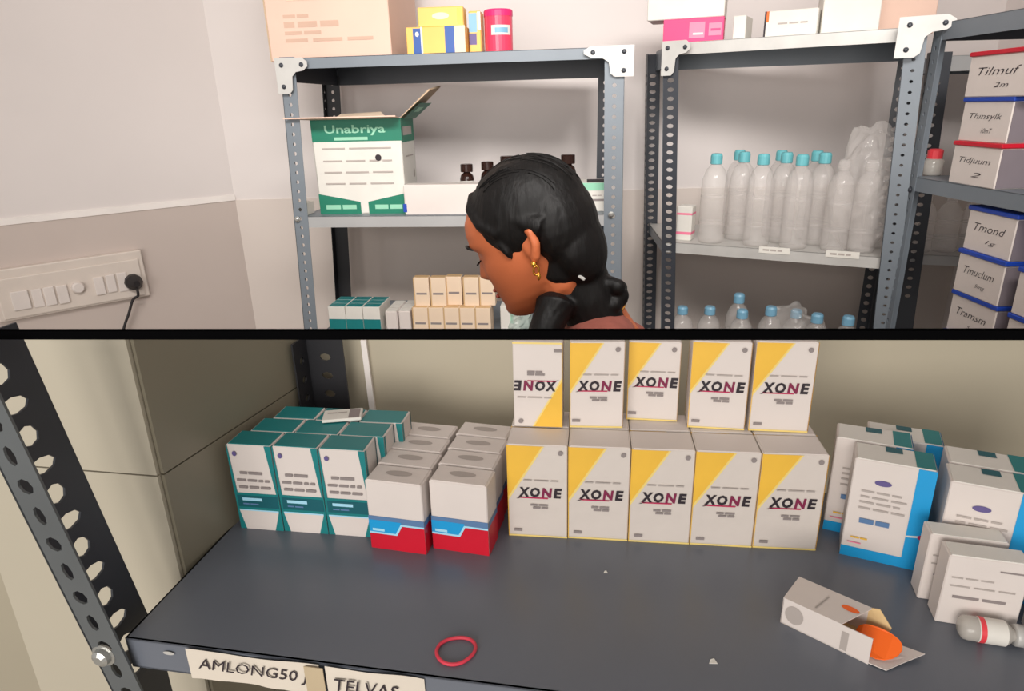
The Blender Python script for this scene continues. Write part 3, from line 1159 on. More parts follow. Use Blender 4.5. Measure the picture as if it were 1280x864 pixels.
angle_post(fr, Vector((BR.x, BR.y, 0)), Vector((BR.x, BR.y, pt_ - .03)), -lu, -lv, .04, .03, .0245, mid_z, pt_ - .03, 'steel_dark', 'steel_dark', **kw)
bracket(fr, aty(344, 73, 1.845) - lv * .006, lu, -lv, .085, .085, 1)
bracket(fr, aty(793, 56, 1.742) - lv * .006, lu, -lv, .12, .070, -1)
for px, py, Y in ((372, 274, 1.845), (764, 268, 1.745)):
    bolt(fr, aty(px, py, Y) - lv * .002, -lv, .006)

# things on its top shelf
TZ = top_z + .012
yawl = math.atan2(lu.y, lu.x)


def bigbox(name, w, d, h, key, loc, rz, label, cat='box', group=None, bev=.002):
    mb = MB(); mb.bevel_box(-w / 2, w / 2, -d / 2, d / 2, 0, h, key, bev)
    o = mb.build(name); o.location = loc; o.rotation_euler = (0, 0, rz)
    return tag(o, label, cat, group)


def on_top(px, py, Y, z):                  # point with picture column px at depth Y, set on height z
    p = aty(px, py, Y)
    return Vector((p.x, Y, z))


def width(px0, px1, py, Y):
    return aty(px1, py, Y).x - aty(px0, py, Y).x


Yb = 1.94
w_ = width(358, 515, 60, Yb)
o = bigbox('cardboard_box', w_, .30, .30, 'brown', on_top(436, 60, Yb + .15, TZ), yawl, 'plain brown cardboard box with faded print at left of the top shelf')
p = Print((0, -.15, 0), (1, 0, 0), (0, 0, 1), .0005)
for i, (yy, x0, x1, hh) in enumerate(((.108, -.10, -.03, .008), (.088, -.10, .05, .014), (.068, -.10, .0, .008), (.050, -.10, .14, .008))):
    p.words(x0 - .02, x1 - .02, yy, hh, 'print_faint', 2 + i % 2, i)
p.rect(-.105, .145, .0, .16, 'cream')
p.build('front_print', o)
mb = MB(); mb.box(-w_ / 2 - .004, -w_ / 2, -.148, .148, 0.0, .29, 'brown_in'); mb.build('side_flap', o)

yb = 1.88
w1 = width(511, 586, 50, yb); h1 = .068
o = bigbox('medicine_box', w1, .07, h1, 'yellow_soft', on_top(548, 50, yb + .035, TZ), yawl, 'yellow carton with blue bands, lower one beside the brown box')
p = face(w1, .07, h1, 'front'); s = w1
p.rect(-s * .38, .0, -s * .25, h1 * .95, 'deep_blue'); p.build('blue_band', o)
p = face(w1, .07, h1, 'front'); p.rect(-s * .25, .0, -s * .22, h1, 'offwhite'); p.build('white_band', o)
p = face(w1, .07, h1, 'front')
p.build('blue_band', o)
p = face(w1, .07, h1, 'front'); p.rect(.16 * s, 0, .32 * s, h1, 'deep_blue'); p.build('blue_band', o)
p = face(w1, .07, h1, 'front'); p.rect(.32 * s, 0, .5 * s, h1, 'cream'); p.disc(-s * .31, h1 * .75, .005, .006, 'offwhite', 12); p.build('front_print', o)
w2 = width(524, 582, 20, yb)
o = bigbox('medicine_box', w2, .06, .046, 'yellow_soft', on_top(553, 20, yb + .04, TZ + h1), yawl + .03, 'plain yellow carton lying on the blue banded yellow carton')
p = face(w2, .06, .046, 'front'); p.disc(.0, .025, .022, .008, 'cream'); p.rect(w2 * .36, .004, w2 * .46, .042, 'yellow'); p.build('front_print', o)
w3 = width(588, 603, 40, yb + .02)
o = bigbox('medicine_box', w3, .06, .105, 'yellow_soft', on_top(596, 40, yb + .060, TZ), yawl, 'upright yellow carton with blue picture beside the pink tin')
p = face(w3, .06, .105, 'front'); p.rect(-w3 / 2, .055, w3 * .18, .100, 'capblue'); p.rect(-w3 / 2, .025, w3 * .12, .052, 'purple'); p.rect(w3 * .22, .06, w3 * .5, .103, 'offwhite'); p.build('front_print', o)
# pink tin
tr = width(605, 641, 30, yb) / 2
tn = empty('tin', on_top(623, 30, yb + tr, TZ)); tag(tn, 'round pink tin with a white label on the top shelf', 'tin')
mb = MB(); mb.lathe([(tr * .97, 0), (tr, .003), (tr, .092), (tr * .98, .094)], 'tin', 28); mb.build('tin_body', tn, False)
mb = MB(); mb.lathe([(tr * 1.02, .090), (tr * 1.02, .103), (tr * .96, .106), (tr * .5, .107)], 'pink', 28); mb.build('lid', tn)
mb = MB()
for k, (z0, z1, a0_, a1_, key) in enumerate(((.045, .068, -120, -35, 'offwhite'), (.050, .062, -105, -50, 'capblue'))):
    vs, fs = [], []
    for i in range(9):
        a = R(a0_ + (a1_ - a0_) * i / 8)
        for z in (z0, z1):
            vs.append((tr * (1.01 + .005 * k) * math.cos(a), tr * (1.01 + .005 * k) * math.sin(a), z))
    for i in range(8):
        fs.append((2 * i, 2 * i + 2, 2 * i + 3, 2 * i + 1))
    mb.add(vs, fs, key)
mb.build('label', tn, fix=False)

# big open green and white carton on the middle shelf
Yg = 1.875
gL, gR = aty(402, 264, Yg), aty(514, 264, Yg)
cwid = gR.x - gL.x
gdep = .13
chh = zat(150, gL.x, Yg) - mid_z
cg = empty('opened_carton', ((gL.x + gR.x) / 2, Yg + gdep / 2, mid_z), yawl)
tag(cg, 'large green and white shipping carton with raised flaps on the middle shelf', 'box')
w = cwid / 2; t = .003
mb = MB()
mb.box(-w, w, -gdep / 2, -gdep / 2 + t, 0, chh, 'offwhite'); mb.box(-w, w, gdep / 2 - t, gdep / 2, 0, chh, 'offwhite')
mb.box(-w, -w + t, -gdep / 2, gdep / 2, 0, chh, 'offwhite'); mb.box(w - t, w, -gdep / 2, gdep / 2, 0, chh, 'offwhite'); mb.box(-w, w, -gdep / 2, gdep / 2, 0, t, 'offwhite')
mb.build('carton_body', cg)
p = Print((0, -gdep / 2, 0), (1, 0, 0), (0, 0, 1), .0005)
p.poly([(-w, chh * .77), (w, chh * .77), (w, chh), (-w, chh)], 'green')
p.poly([(-w, 0), (-.006, 0), (-.006, chh * .13), (-w, chh * .22)], 'green')
p.poly([(.016, 0), (w, 0), (w, chh * .22), (.016, chh * .13)], 'green')
p.text('Unabriya', -.003, chh * .885, w * 1.35, chh * .11, 'green_pale', .02)
p.words(-w * .5, w * .25, chh * .80, .008, 'green_pale', 1)
p.words(-w * .85, -w * .15, chh * .075, .012, 'green_pale', 2); p.words(w * .28, w * .9, chh * .075, .012, 'green_pale', 2)
for yy, n, sd in ((.70, 2, 1), (.57, 4, 2), (.45, 3, 3), (.33, 3, 4)):
    p.words(-w * .8, w * .75, chh * yy, .004, 'ink_faint', n, sd)
p.disc(w * .45, chh * .60, .0085, .0085, 'ink')
p.build('front_print', cg)
p = Print((w, 0, 0), (0, 1, 0), (0, 0, 1), .0005)
p.rect(-gdep / 2, 0, gdep / 2, chh * .2, 'green'); p.build('green_side_base', cg)
p = Print((w, 0, 0), (0, 1, 0), (0, 0, 1), .0005)
p.rect(-gdep / 2, chh * .75, gdep / 2, chh, 'green'); p.rect(-gdep * .4, chh * .82, gdep * .3, chh * .91, 'ink_faint')
p.words(-gdep * .3, gdep * .3, chh * .6, .004, 'ink_faint', 2); p.disc(gdep * .3, chh * .4, .008, .012, 'ink_faint'); p.build('side_print', cg)
mb = MB()
mb.hexa([(-w, -gdep / 2, chh - .001), (w, -gdep / 2, chh - .001), (w, -gdep / 2 + .003, chh - .001), (-w, -gdep / 2 + .003, chh - .001),
         (-w - .045, -gdep / 2 - .065, chh + .004), (w + .004, -gdep / 2 - .06, chh + .004), (w + .004, -gdep / 2 - .06, chh + .007), (-w - .045, -gdep / 2 - .065, chh + .007)], 'brown')
mb.build('front_flap', cg)
mb = MB()
mb.hexa([(w, -gdep / 2 + .004, chh), (w, gdep / 2 - .004, chh), (w - .003, gdep / 2 - .004, chh), (w - .003, -gdep / 2 + .004, chh),
         (w + .085, -gdep / 2 - .004, chh + .066), (w + .09, gdep / 2 - .02, chh + .076), (w + .087, gdep / 2 - .02, chh + .079), (w + .082, -gdep / 2 - .004, chh + .069)], 'brown_in')
sf = mb.build('side_flap', cg)
p = Print((w + .002, -gdep / 2 + .01, chh - .004), (0.1, 1, 0), (.8, -.08, .62), .001)
p.rect(0, 0.002, gdep * .75, .066, 'green'); p.rect(gdep * .2, .03, gdep * .5, .05, 'green_pale')
p.build('flap_print', sf)
mb = MB()
mb.hexa([(-w + .02, gdep / 2 - t, chh), (w * .4, gdep / 2 - t, chh), (w * .4, gdep / 2, chh), (-w + .02, gdep / 2, chh),
         (-w + .03, gdep / 2 + .03, chh + .012), (w * .2, gdep / 2 + .03, chh + .016), (w * .2, gdep / 2 + .032, chh + .014), (-w + .03, gdep / 2 + .032, chh + .010)], 'cream')
mb.build('rear_flap', cg)

# small white box left of it, long white box, bottles behind, green and white box
w_ = width(376, 388, 258, 1.87)
bigbox('medicine_box', w_ * 1.1, .05, .034, 'offwhite', on_top(382, 258, 1.90, mid_z), yawl, 'tiny white carton squeezed between the post and the big green carton', bev=.001)
w_ = width(506, 640, 250, 1.815)
o = bigbox('carton_tray', w_, .05, .080, 'white', on_top(573, 250, 1.836, mid_z), yawl, 'long plain white carton on the middle shelf behind the woman')
p = Print((-w_ / 2, -.025, 0), (1, 0, 0), (0, 0, 1), .0006); p.rect(-.004, .008, .006, .03, 'royal'); p.build('corner_sticker', o)


def dark_bottle(h, r):
    t = empty('medicine_bottle', (0, 0, 0))
    mb = MB(); mb.lathe([(r * .95, 0), (r, .004), (r, h * .62), (r * .85, h * .72), (r * .48, h * .78), (r * .48, h * .84)], 'dark_glass', 18); mb.build('bottle_body', t, True)
    mb = MB(); mb.lathe([(r * .84, h * .80), (r * .88, h * .81), (r * .88, h * .985), (r * .8, h)], 'dark_glass', 18); mb.build('cap', t)
    mb = MB(); mb.lathe([(r * 1.01, h * .15), (r * 1.01, h * .58)], 'offwhite', 18, None, False); mb.build('label', t, True)
    return t


proto = None
bp_ = [(583, 205, .021, 'first'), (609, 202, .021, 'second'), (634, 195, .024, 'third'), (656, 195, .022, 'fourth'), (682, 195, .026, 'fifth'), (710, 193, .024, 'sixth')]
for px, py, r, nm in bp_:
    z = zat(py, aty(px, py, 2.05).x, 2.05)
    hgt = z - mid_z
    o = dark_bottle(hgt, r)
    p = on_top(px, py, 2.05, mid_z)
    o.location = p
    tag(o, 'dark brown capped medicine bottle behind the woman, %s from the left' % nm, 'bottle', 'dark bottles on the middle shelf')
w_ = width(716, 762, 240, 1.80)
o = bigbox('medicine_box', w_, .10, .075, 'offwhite', on_top(738, 240, 1.86, mid_z), yawl, 'white carton with green top band right of the bottles by the rack post', bev=.001)
p = face(w_, .10, .075, 'front'); p.rect(-w_ / 2, .055, w_ / 2, .075, 'green_pale'); p.words(.005, w_ * .42, .030, .006, 'ink_soft', 1); p.words(.005, w_ * .3, .042, .003, 'ink_faint', 2); p.build('front_print', o)
p = face(w_, .10, .076, 'top'); p.rect(-w_ * .1, -.04, w_ * .45, .03, 'ink'); p.build('open_slot', o)

# third shelf of the far rack: same goods further away
fw_, fd_, fh_ = width(515, 615, 395, 1.83) / 5 - .0004, .030, .084
proto = None
u = lu
A = on_top(514, 395, 1.83, low_z)
A.y = 1.85
A = A - Vector((0, 0, 0))


def far_xone():
    o = carton('medicine_box', fw_, fd_, fh_, 'cream', .0008)
    p = face(fw_, fd_, fh_, 'front')
    p.rect(-fw_ * .34, fh_ * .40, fw_ * .34, fh_ * .47, 'ink_soft')
    p.build('printed_dash', o)
    p = face(fw_, fd_, fh_, 'front')
    p.rect(-fw_ / 2, 0, -fw_ * .42, fh_, 'creamdark')
    p.build('front_print', o)
    flap(o, fw_, fd_, fh_, 'creamdark')
    return o


for rank in range(2):
    for c in range(5):
        o = proto = proto or far_xone()
        if rank or c:
            o = dup(proto)
        o.location = A + lu * ((fw_ + .0004) * (c + .5)) + lv * (fd_ / 2 + rank * (fd_ + .001))
        o.rotation_euler = (0, 0, yawl)
        tag(o, 'cream carton, bottom row on the far rack, %s, %s rank' % (ordn[c], ('front', 'rear')[rank]), 'box', 'cream cartons on the far rack')
for c, (px, off) in enumerate(((526, 0), (547, 0), (566, .012), (588, .004), (608, .008))):
    x = aty(px, 365, 1.86).x
    base = A + lu * ((x - A.x) / lu.x) + lv * (fd_ * 1.0 + off)
    o = dup(proto, base + Vector((0, 0, fh_ + .0008)), yawl)
    tag(o, 'cream carton in the upper row on the far rack, %s of five' % ordn[c], 'box', 'cream cartons on the far rack')
# teal topped cartons at the left end of that shelf
tw_ = width(412, 479, 390, 1.87) / 3


def far_teal():
    o = carton('medicine_box', tw_ * .97, .035, .088, 'offwhite', .0008)
    flap(o, tw_ * .97, .035, .088, 'teal')
    p = face(tw_ * .97, .035, .088, 'front'); p.rect(-tw_ * .485, .02, tw_ * .485, .05, 'teal'); p.build('front_print', o)
    return o


proto = None
A2 = on_top(410, 390, 1.87, low_z)
for r in range(3):
    for c in range(3):
        o = proto = proto or far_teal()
        if r or c:
            o = dup(proto)
        o.location = A2 + lu * (tw_ * (c + .5)) + lv * (.0175 + r * .036)
        o.rotation_euler = (0, 0, yawl)
        tag(o, 'teal topped white carton on the far rack, %s column, %s row' % (cols[c], rows[r]), 'box', 'teal topped cartons on the far rack')
proto = None
for c in range(2):
    for r in range(3):
        if proto is None:
            proto = carton('medicine_box', .035, .036, .074, 'white', .003)
            flap(proto, .035, .036, .074, 'offwhite')
            o = proto
        else:
            o = dup(proto)
        pz = on_top(489 + 16.5 * c, 400, 1.85, low_z)
        o.location = pz + lv * (.02 + r * .038) 
        o.rotation_euler = (0, 0, yawl)
        tag(o, 'plain white carton beside the far cream cartons, %s file, %s row' % (('left', 'right')[c], rows[r]), 'box', 'white cartons on the far rack')


# plastic bag with white pack beside the cream cartons
def blob(name, c, r, key, seed, amp, n=(28, 18), flat=0.25):
    mb = MB(); mb.ellipsoid((0, 0, 0), (1, 1, 1), key, None, *n)
    vs = []
    for q in mb.v:
        q = Vector(q)
        d = noise.noise(q * 1.6 + Vector((seed, 0, 0))) * amp + noise.noise(q * 4.5 + Vector((0, seed, 0))) * amp * .6
        q = q * (1 + d)
        z = max(q.z, -flat * 2)
        vs.append((q.x * r[0], q.y * r[1], z * r[2]))
    lo = min(v[2] for v in vs)
    mb.v = [(x, y, z - lo) for x, y, z in vs]
    o = mb.build(name, None, False); o.location = c
    return o


pbx = on_top(642, 395, 1.84, low_z)
o = bigbox('medicine_box', .055, .05, .082, 'offwhite', pbx + Vector((-.008, .03, 0)), yawl, 'white carton inside the clear bag by the woman’s chin'.replace('’', "'"), bev=.001)
p = face(.055, .05, .082, 'front'); p.rect(.002, .03, .010, .07, 'green_pale'); p.build('front_print', o)
o = blob('plastic_bag', pbx + Vector((.012, .035, 0)), (.048, .04, .062), 'bag2', 3, .35)
tag(o, 'crumpled clear plastic bag on the far rack below the woman chin', 'bag')

# --- middle far rack, standing askew
m0, m1 = Vector((0.45, 1.95, 0)), Vector((0.955, 1.67, 0))
mu = (m1 - m0).normalized(); mv = Vector((-mu.y, mu.x, 0))
mr = empty('storage_rack', (0, 0, 0))
tag(mr, 'pale grey slotted-angle rack of clear bottles at the back right', 'rack')
m3 = Vector((0.475, 2.27, 0)); m2 = Vector((1.16, 2.05, 0))
mq = [m0, m1, m2, m3]
mt, mm, ml = H + .135, H - .388, H - .80
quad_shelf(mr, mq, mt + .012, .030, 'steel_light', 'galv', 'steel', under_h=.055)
quad_shelf(mr, mq, mm, .030, 'galv', 'galv', 'steel')
quad_shelf(mr, mq, ml, .030, 'steel', 'steel', 'steel')
quad_shelf(mr, mq, 0.25, .030, 'steel', 'steel', 'steel')
kw = dict(hw=.46, hh=.5)
p0 = aty(829, 70, 1.945); p1 = aty(826, 405, 1.945)
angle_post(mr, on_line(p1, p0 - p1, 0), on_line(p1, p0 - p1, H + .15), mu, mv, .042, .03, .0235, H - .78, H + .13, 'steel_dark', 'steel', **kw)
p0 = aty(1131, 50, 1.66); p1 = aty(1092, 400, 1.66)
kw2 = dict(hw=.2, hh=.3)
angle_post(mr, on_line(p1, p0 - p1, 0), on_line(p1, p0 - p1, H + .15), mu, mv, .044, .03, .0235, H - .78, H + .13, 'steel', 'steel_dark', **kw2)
p0 = aty(807, 85, 2.27); p1 = aty(803, 405, 2.27)
angle_post(mr, on_line(p1, p0 - p1, 0), on_line(p1, p0 - p1, H + .14), Vector((1, 0, 0)), Vector((0, -1, 0)), .046, .03, .0235, H - .78, H + .10, 'steel_dark', 'steel_dark', **kw)
angle_post(mr, (m2.x, m2.y, 0), (m2.x, m2.y, H + .14), -mu, -mv, .036, .03, .028, H - .78, H + .10, 'steel_dark', 'steel_dark', **kw)
bracket(mr, aty(829, 52, 1.94) - mv * .005, mu, -mv, .075, .085, 1)
bracket(mr, aty(1125, 22, 1.655) - mv * .005, mu, -mv, .11, .085, 1)
# small paper labels on its lip
for px, py in ((968, 313), (1053, 318)):
    r = ray(px, py); d = (m0).dot(mv) / r.dot(mv)
    c = Vector((r.x * d, r.y * d, H + r.z * d)) - mv * .001
    p = Print(c, mu, (0, 0, 1), .0006); p.rect(-.040, -.009, .040, .009, 'offwhite'); p.words(-.03, .02, .0, .005, 'ink_faint', 3); p.build('paper_label', mr)

# on its top: pink box and white boxes
myaw = math.atan2(mu.y, mu.x)
MT = mt + .012


def on_rack(px, back, z, py=60):           # point on the middle rack's front line under picture column px, pushed back
    r = ray(px, py); d = m0.dot(mv) / r.dot(mv)
    return Vector((r.x * d, r.y * d, 0)) + mv * back + Vector((0, 0, z))


Ym = on_rack(858, .02, MT)
w_ = .155
o = bigbox('medicine_box', w_, .10, .058, 'pink', on_rack(860, .065, MT, 40), myaw + .18, 'bright pink carton with white print on top of the bottle rack', bev=.001)
p = face(w_, .10, .058, 'front'); p.rect(-.01, .010, .030, .048, 'pink_soft'); p.rect(.040, .014, .072, .044, 'pink_soft'); p.words(.0, .026, .02, .005, 'offwhite', 1); p.words(.045, .07, .028, .006, 'pink', 1); p.build('front_print', o)
o = bigbox('medicine_box', .20, .10, .07, 'offwhite', on_rack(850, .07, MT + .0585, 20), myaw + .15, 'wide white carton lying on the bright pink carton')
o = bigbox('medicine_box', .032, .09, .055, 'offwhite', on_rack(922, .06, MT, 40), myaw, 'narrow white carton between the pink carton and white boxes')
o = bigbox('medicine_box', .125, .10, .06, 'offwhite', on_rack(985, .075, MT, 40), myaw, 'flat white carton in the middle on top of the bottle rack')
p = face(.125, .10, .06, 'front'); p.rect(-.0625, .0, -.058, .06, 'ink'); p.rect(-.058, .035, -.052, .06, 'orange'); p.words(-.03, .04, .03, .004, 'ink_faint', 3); p.build('front_print', o)
o = bigbox('medicine_box', .13, .12, .115, 'offwhite', on_rack(1052, .12, MT, 40), myaw + .2, 'tall white carton on top of the bottle rack')
o = bigbox('cardboard_box', .14, .16, .20, 'brown', on_rack(1118, .30, MT, 40), myaw + .2, 'pale brown cardboard box on top of the bottle rack near its right post')


# bottles
def clear_bottle(h, r, cap='capteal', key='bottle'):
    t = empty('saline_bottle', (0, 0, 0))
    mb = MB(); mb.lathe([(r * .5, .004), (r * .92, 0), (r, .008), (r, h * .62), (r * .96, h * .72), (r * .72, h * .82), (r * .38, h * .88), (r * .36, h * .91)], key, 20); mb.build('bottle_body', t, True)
    mb = MB(); mb.lathe([(r * .42, h * .885), (r * .45, h * .89), (r * .45, h * .975), (r * .36, h)], cap, 16); mb.build('cap', t)
    for k in range(2):
        mb = MB()
        mb.lathe([(r * 1.005, h * (.22 + .3 * k)), (r * 1.02, h * (.23 + .3 * k)), (r * 1.005, h * (.24 + .3 * k))], key, 20, None, False)
        mb.build('moulded_ring', t, True)
    return t


bh_ = .248
proto = None
xs = [884, 912, 942, 966, 990, 1015]
for i, px in enumerate(xs):
    o = proto = proto or clear_bottle(bh_, .036)
    if i:
        o = dup(proto)
    o.location = on_rack(px, .050 + .075 * (i % 2), mm, 290)
    o.rotation_euler = (0, 0, i)
    tag(o, 'clear saline bottle with teal cap on the middle shelf, %s from the left' % ('first', 'second', 'third', 'fourth', 'fifth', 'sixth')[i], 'bottle', 'clear bottles on the rack')
for i, px in enumerate((900, 955, 1002)):
    o = dup(proto, on_rack(px, .20, mm, 285), i * 2.)
    tag(o, 'clear saline bottle in the rear row of the middle shelf, %s from the left' % ('first', 'second', 'third')[i], 'bottle', 'clear bottles on the rack')
protoc = clear_bottle(.235, .034, 'bottle')
for i, px in enumerate((1041, 1076, 1094)):
    o = protoc if i == 0 else dup(protoc)
    o.location = on_rack(px, .06 + .085 * (i == 2), mm, 300)
    tag(o, 'clear capped bottle wrapped in crumpled film near the right post, %s from the left' % ('first', 'second', 'third')[i], 'bottle', 'film wrapped bottles')
c = on_rack(1072, .08, mm, 300)
o = blob('plastic_film', c, (.085, .055, .155), 'bag', 8, .22, (36, 24), .5)
o.rotation_euler = (0, 0, myaw)
tag(o, 'crumpled clear film around the bottles beside the right post', 'wrap')
# pink banded pack near the left post
o = bigbox('medicine_bottle', .045, .045, .10, 'offwhite', on_rack(850, .06, mm, 290), myaw, 'short white pack with two pink stripes by the left post', 'pack')
for za, zb in ((.018, .026), (.075, .081)):
    p = face(.045, .045, .10, 'front'); p.rect(-.0225, za, .0225, zb, 'pink_soft'); p.build('pink_stripe', o)
for za, zb in ((.018, .026), (.075, .081)):
    p = face(.045, .045, .10, 'right'); p.rect(-.0225, za, .0225, zb, 'pink_soft'); p.build('pink_stripe', o)
# bottom shelf bottles, tops just seen
protob = clear_bottle(.24, .036, 'capblue')
lowspots = [(848, 388, .05), (882, 388, .06), (915, 372, .12), (925, 392, .04), (960, 388, .07), (990, 392, .13), (1020, 397, .06), (1060, 400, .07)]
for i, (px, py, bk) in enumerate(lowspots):
    base = on_rack(px, bk, ml, py)
    hgt = zat(py - 5, base.x, base.y) - ml
    o = protob if i == 0 else dup(protob)
    o.location = base
    o.scale = (1, 1, hgt / .24)
    tag(o, 'blue capped clear bottle on the lowest visible shelf, %s from the left' % ('first', 'second', 'third', 'fourth', 'fifth', 'sixth', 'seventh', 'eighth')[i], 'bottle', 'blue capped bottles')
o = blob('plastic_film', on_rack(985, .11, ml, 390), (.10, .06, .11), 'bag', 4, .3, (30, 20), .5)
tag(o, 'crumpled clear film over the blue capped bottles on the lower shelf', 'wrap')

# --- right far rack, seen along its front
XR = 0.975
rr_ = empty('storage_rack', (0, 0, 0))
tag(rr_, 'grey slotted-angle rack at the right with stacked white boxes', 'rack')
ya, yz = 0.95, 1.655
rq = [(XR, yz), (XR + .03, ya), (XR + .44, ya), (XR + .44, yz)]
rt_z, rm_z, rl_z = H + .14, H - .185, H - .60
quad_shelf(rr_, rq, rt_z + .01, .036, 'steel_dark', 'steel', 'steel_dark')
quad_shelf(rr_, rq, rm_z, .032, 'steel', 'steel', 'steel')
quad_shelf(rr_, rq, rl_z, .032, 'steel', 'steel', 'steel')
quad_shelf(rr_, rq, 0.3, .032, 'steel', 'steel', 'steel')
for (x, y) in ((XR + .03, ya), (XR + .44, ya), (XR + .44, yz)):
    sx = 1 if x < XR + .1 else -1
    sy = 1 if y < 1.2 else -1
    angle_post(rr_, (x, y, 0), (x, y, H + .16), (sx, 0, 0), (0, sy, 0), .036, .036, .028, H - .7, H + .15, 'steel', 'steel', hw=.25, hh=.35)
angle_post(rr_, (XR, yz, 0), (XR, yz, H + .16), (1, 0, 0), (0, -1, 0), .03, .03, .028, H - .7, H + .15, 'steel', 'steel', hw=.25, hh=.35)
bolt(rr_, atx(1138, 237, XR - .001), (-1, 0, 0), .006, 'steel_dark')

# stacked white boxes; their written faces look across the room (-x)


def written_box(dx, dy, h, band, seed, txt, txt2):
    """dy is the written face's width; face on -x"""
    t = empty('storage_box', (0, 0, 0))
    mb = MB(); mb.bevel_box(0, dx, -dy / 2, dy / 2, 0, h * .90, 'white', .002); mb.build('box_body', t)
    mb = MB(); mb.bevel_box(-.003, dx + .003, -dy / 2 - .003, dy / 2 + .003, h * .90, h, band, .0015); mb.build('lid_rim', t)
    p = Print((0, 0, 0), (0, -1, 0), (0, 0, 1), .0006)
    p.text(txt, 0, h * .56, dy * .66, h * .17, 'ink', -.008, .3)
    p.text(txt2, dy * .08, h * .26, dy * .22, h * .11, 'ink', -.008, .3)
    p.build('handwriting', t)
    mb = MB(); mb.box(.002, dx - .002, -dy / 2 - .0012, -dy / 2 - .0002, .002, h * .88, 'white_shade'); mb.build('end_shade', t)  # white box end in shade, the shade painted as a greyer panel
    return t


yfar = atx(1190, 200, XR + .012).y
ynear = atx(1250, 200, XR + .012).y
dy = yfar - ynear
ymid = (yfar + ynear) / 2
zs = [rm_z]
ztopf = zat(62, XR + .012, ymid)
hbx = (ztopf - rm_z) / 3
for k, (band, a, b, lab) in enumerate((('red', 'Tidjuum', '2', 'white box with red lid rim at the bottom of the upper right stack'),
                                  ('royal', 'Thinsylk', '10mT', 'white box with blue lid rim in the middle of the upper right stack'),
                                  ('red', 'Tilmuf', '2m', 'white box with red lid rim on top of the upper right stack'))):
    o = written_box(.22, dy * (1.0 if k < 2 else 1.25), hbx, band, k, a, b)
    o.location = (XR + .012 + .004 * (k % 2), ymid - (0 if k < 2 else dy * .12), rm_z + hbx * k)
    tag(o, lab, 'box', 'written white boxes')
yf2 = atx(1197, 330, XR + .02).y; yn2 = atx(1258, 330, XR + .02).y
dy2 = yf2 - yn2; ym2 = (yf2 + yn2) / 2
zt2 = zat(262, XR + .02, ym2)
hb2 = (zt2 - rl_z) / 4
nm = ['at the bottom', 'second from below', 'second from the top', 'on top']
for k in range(4):
    o = written_box(.22, dy2, hb2, 'royal', k, ('Tbabon', 'Tramsm', 'Tmuclum', 'Tmond')[k], ('', '5mg', '5mg', '1g')[k] or '1')
    o.location = (XR + .02 + .003 * (k % 2), ym2, rl_z + hb2 * k)
    tag(o, 'white box with blue lid rim %s of the lower right stack' % nm[k], 'box', 'written white boxes')
ye = atx(1268, 360, XR + .02).y
for k in range(3):
    o = written_box(.22, .17, hb2, 'royal', k, 'Tabin', '2')
    o.location = (XR + .02, ye - .085 - .004, rl_z + hb2 * k)
    tag(o, '%s blue rimmed white box of the stack cut by the right frame edge' % ('bottom', 'middle', 'top')[k], 'box', 'written white boxes')
o = bigbox('storage_box', .18, .16, .035, 'royal', (XR + .16, ye - .09, rl_z + hb2 * 3), 0, 'flat dark blue box lying on the stack at the right frame edge')
# red capped pack beside the upper stack
pb_ = atx(1165, 215, XR + .06)
o = empty('medicine_bottle', (pb_.x, pb_.y, rm_z)); tag(o, 'small clear bottle with a round red cap beside the upper right stack', 'bottle')
mb = MB(); mb.lathe([(.018, 0), (.022, .003), (.022, .035), (.014, .042)], 'bottle2', 18); mb.build('bottle_body', o, True)
mb = MB(); mb.lathe([(.016, .038), (.017, .040), (.017, .058), (.012, .062)], 'caps_red', 18); mb.build('cap', o)

# --- corner rack behind: dark post, one shelf with bottles
cr = empty('storage_rack', (0, 0, 0)); tag(cr, 'dark corner rack seen through the gap beside the right rack', 'rack')
k0, k1 = Vector((1.22, 2.0, 0)), Vector((1.58, 1.88, 0))
cu = (k1 - k0).normalized(); cv = Vector((-cu.y, cu.x, 0))
cq = [k0, k1, Vector((1.59, 2.3, 0)), Vector((1.28, 2.3, 0))]
cz = zat(318, 1.22, 2.0)
quad_shelf(cr, cq, cz, .03, 'steel_light', 'steel_light', 'steel')
quad_shelf(cr, cq, H + .10, .04, 'steel_light', 'steel_light', 'steel')
quad_shelf(cr, cq, .3, .03, 'steel', 'steel', 'steel')
p0 = aty(1160, 85, 2.0); p1 = aty(1122, 370, 2.0)
angle_post(cr, on_line(p1, p0 - p1, 0), on_line(p1, p0 - p1, H + .11), cu, cv, .055, .03, .028, H - .6, H + .06, 'steel_dark', 'steel_dark', hw=.3, hh=.4)
angle_post(cr, (k1.x, k1.y, 0), (k1.x, k1.y, H + .11), -cu, cv, .04, .03, .028, H - .5, H + .06, 'steel_dark', 'steel_dark', hw=.3, hh=.4)
angle_post(cr, (1.29, 2.29, 0), (1.29, 2.29, H + .11), cu, -cv, .04, .03, .028, H - .5, H + .06, 'steel_dark', 'steel_dark', hw=.3, hh=.4)
protob2 = clear_bottle(.17, .034, 'bottle')
for i, px in enumerate((1140, 1166, 1190)):
    o = protob2 if i == 0 else dup(protob2)
    q = aty(px, 315, 2.04 - .01 * i)
    o.location = (max(q.x, 1.275 + .07 * i), 2.05 - .012 * i, cz)
    tag(o, 'clear bottle on the corner rack shelf, %s from the left' % ('first', 'second', 'third')[i], 'bottle', 'clear bottles on the corner rack')

# ================================================================ SWITCHBOARD on the left wall
sb = empty('switchboard', onleft(80, 365))
tag(sb, 'white switchboard with rockers and sockets on the left wall', 'switchboard')
sb.location = (0, 0, 0)
wr = -wl_dir                                # to the right in the picture
zu = Vector((0, 0, 1))


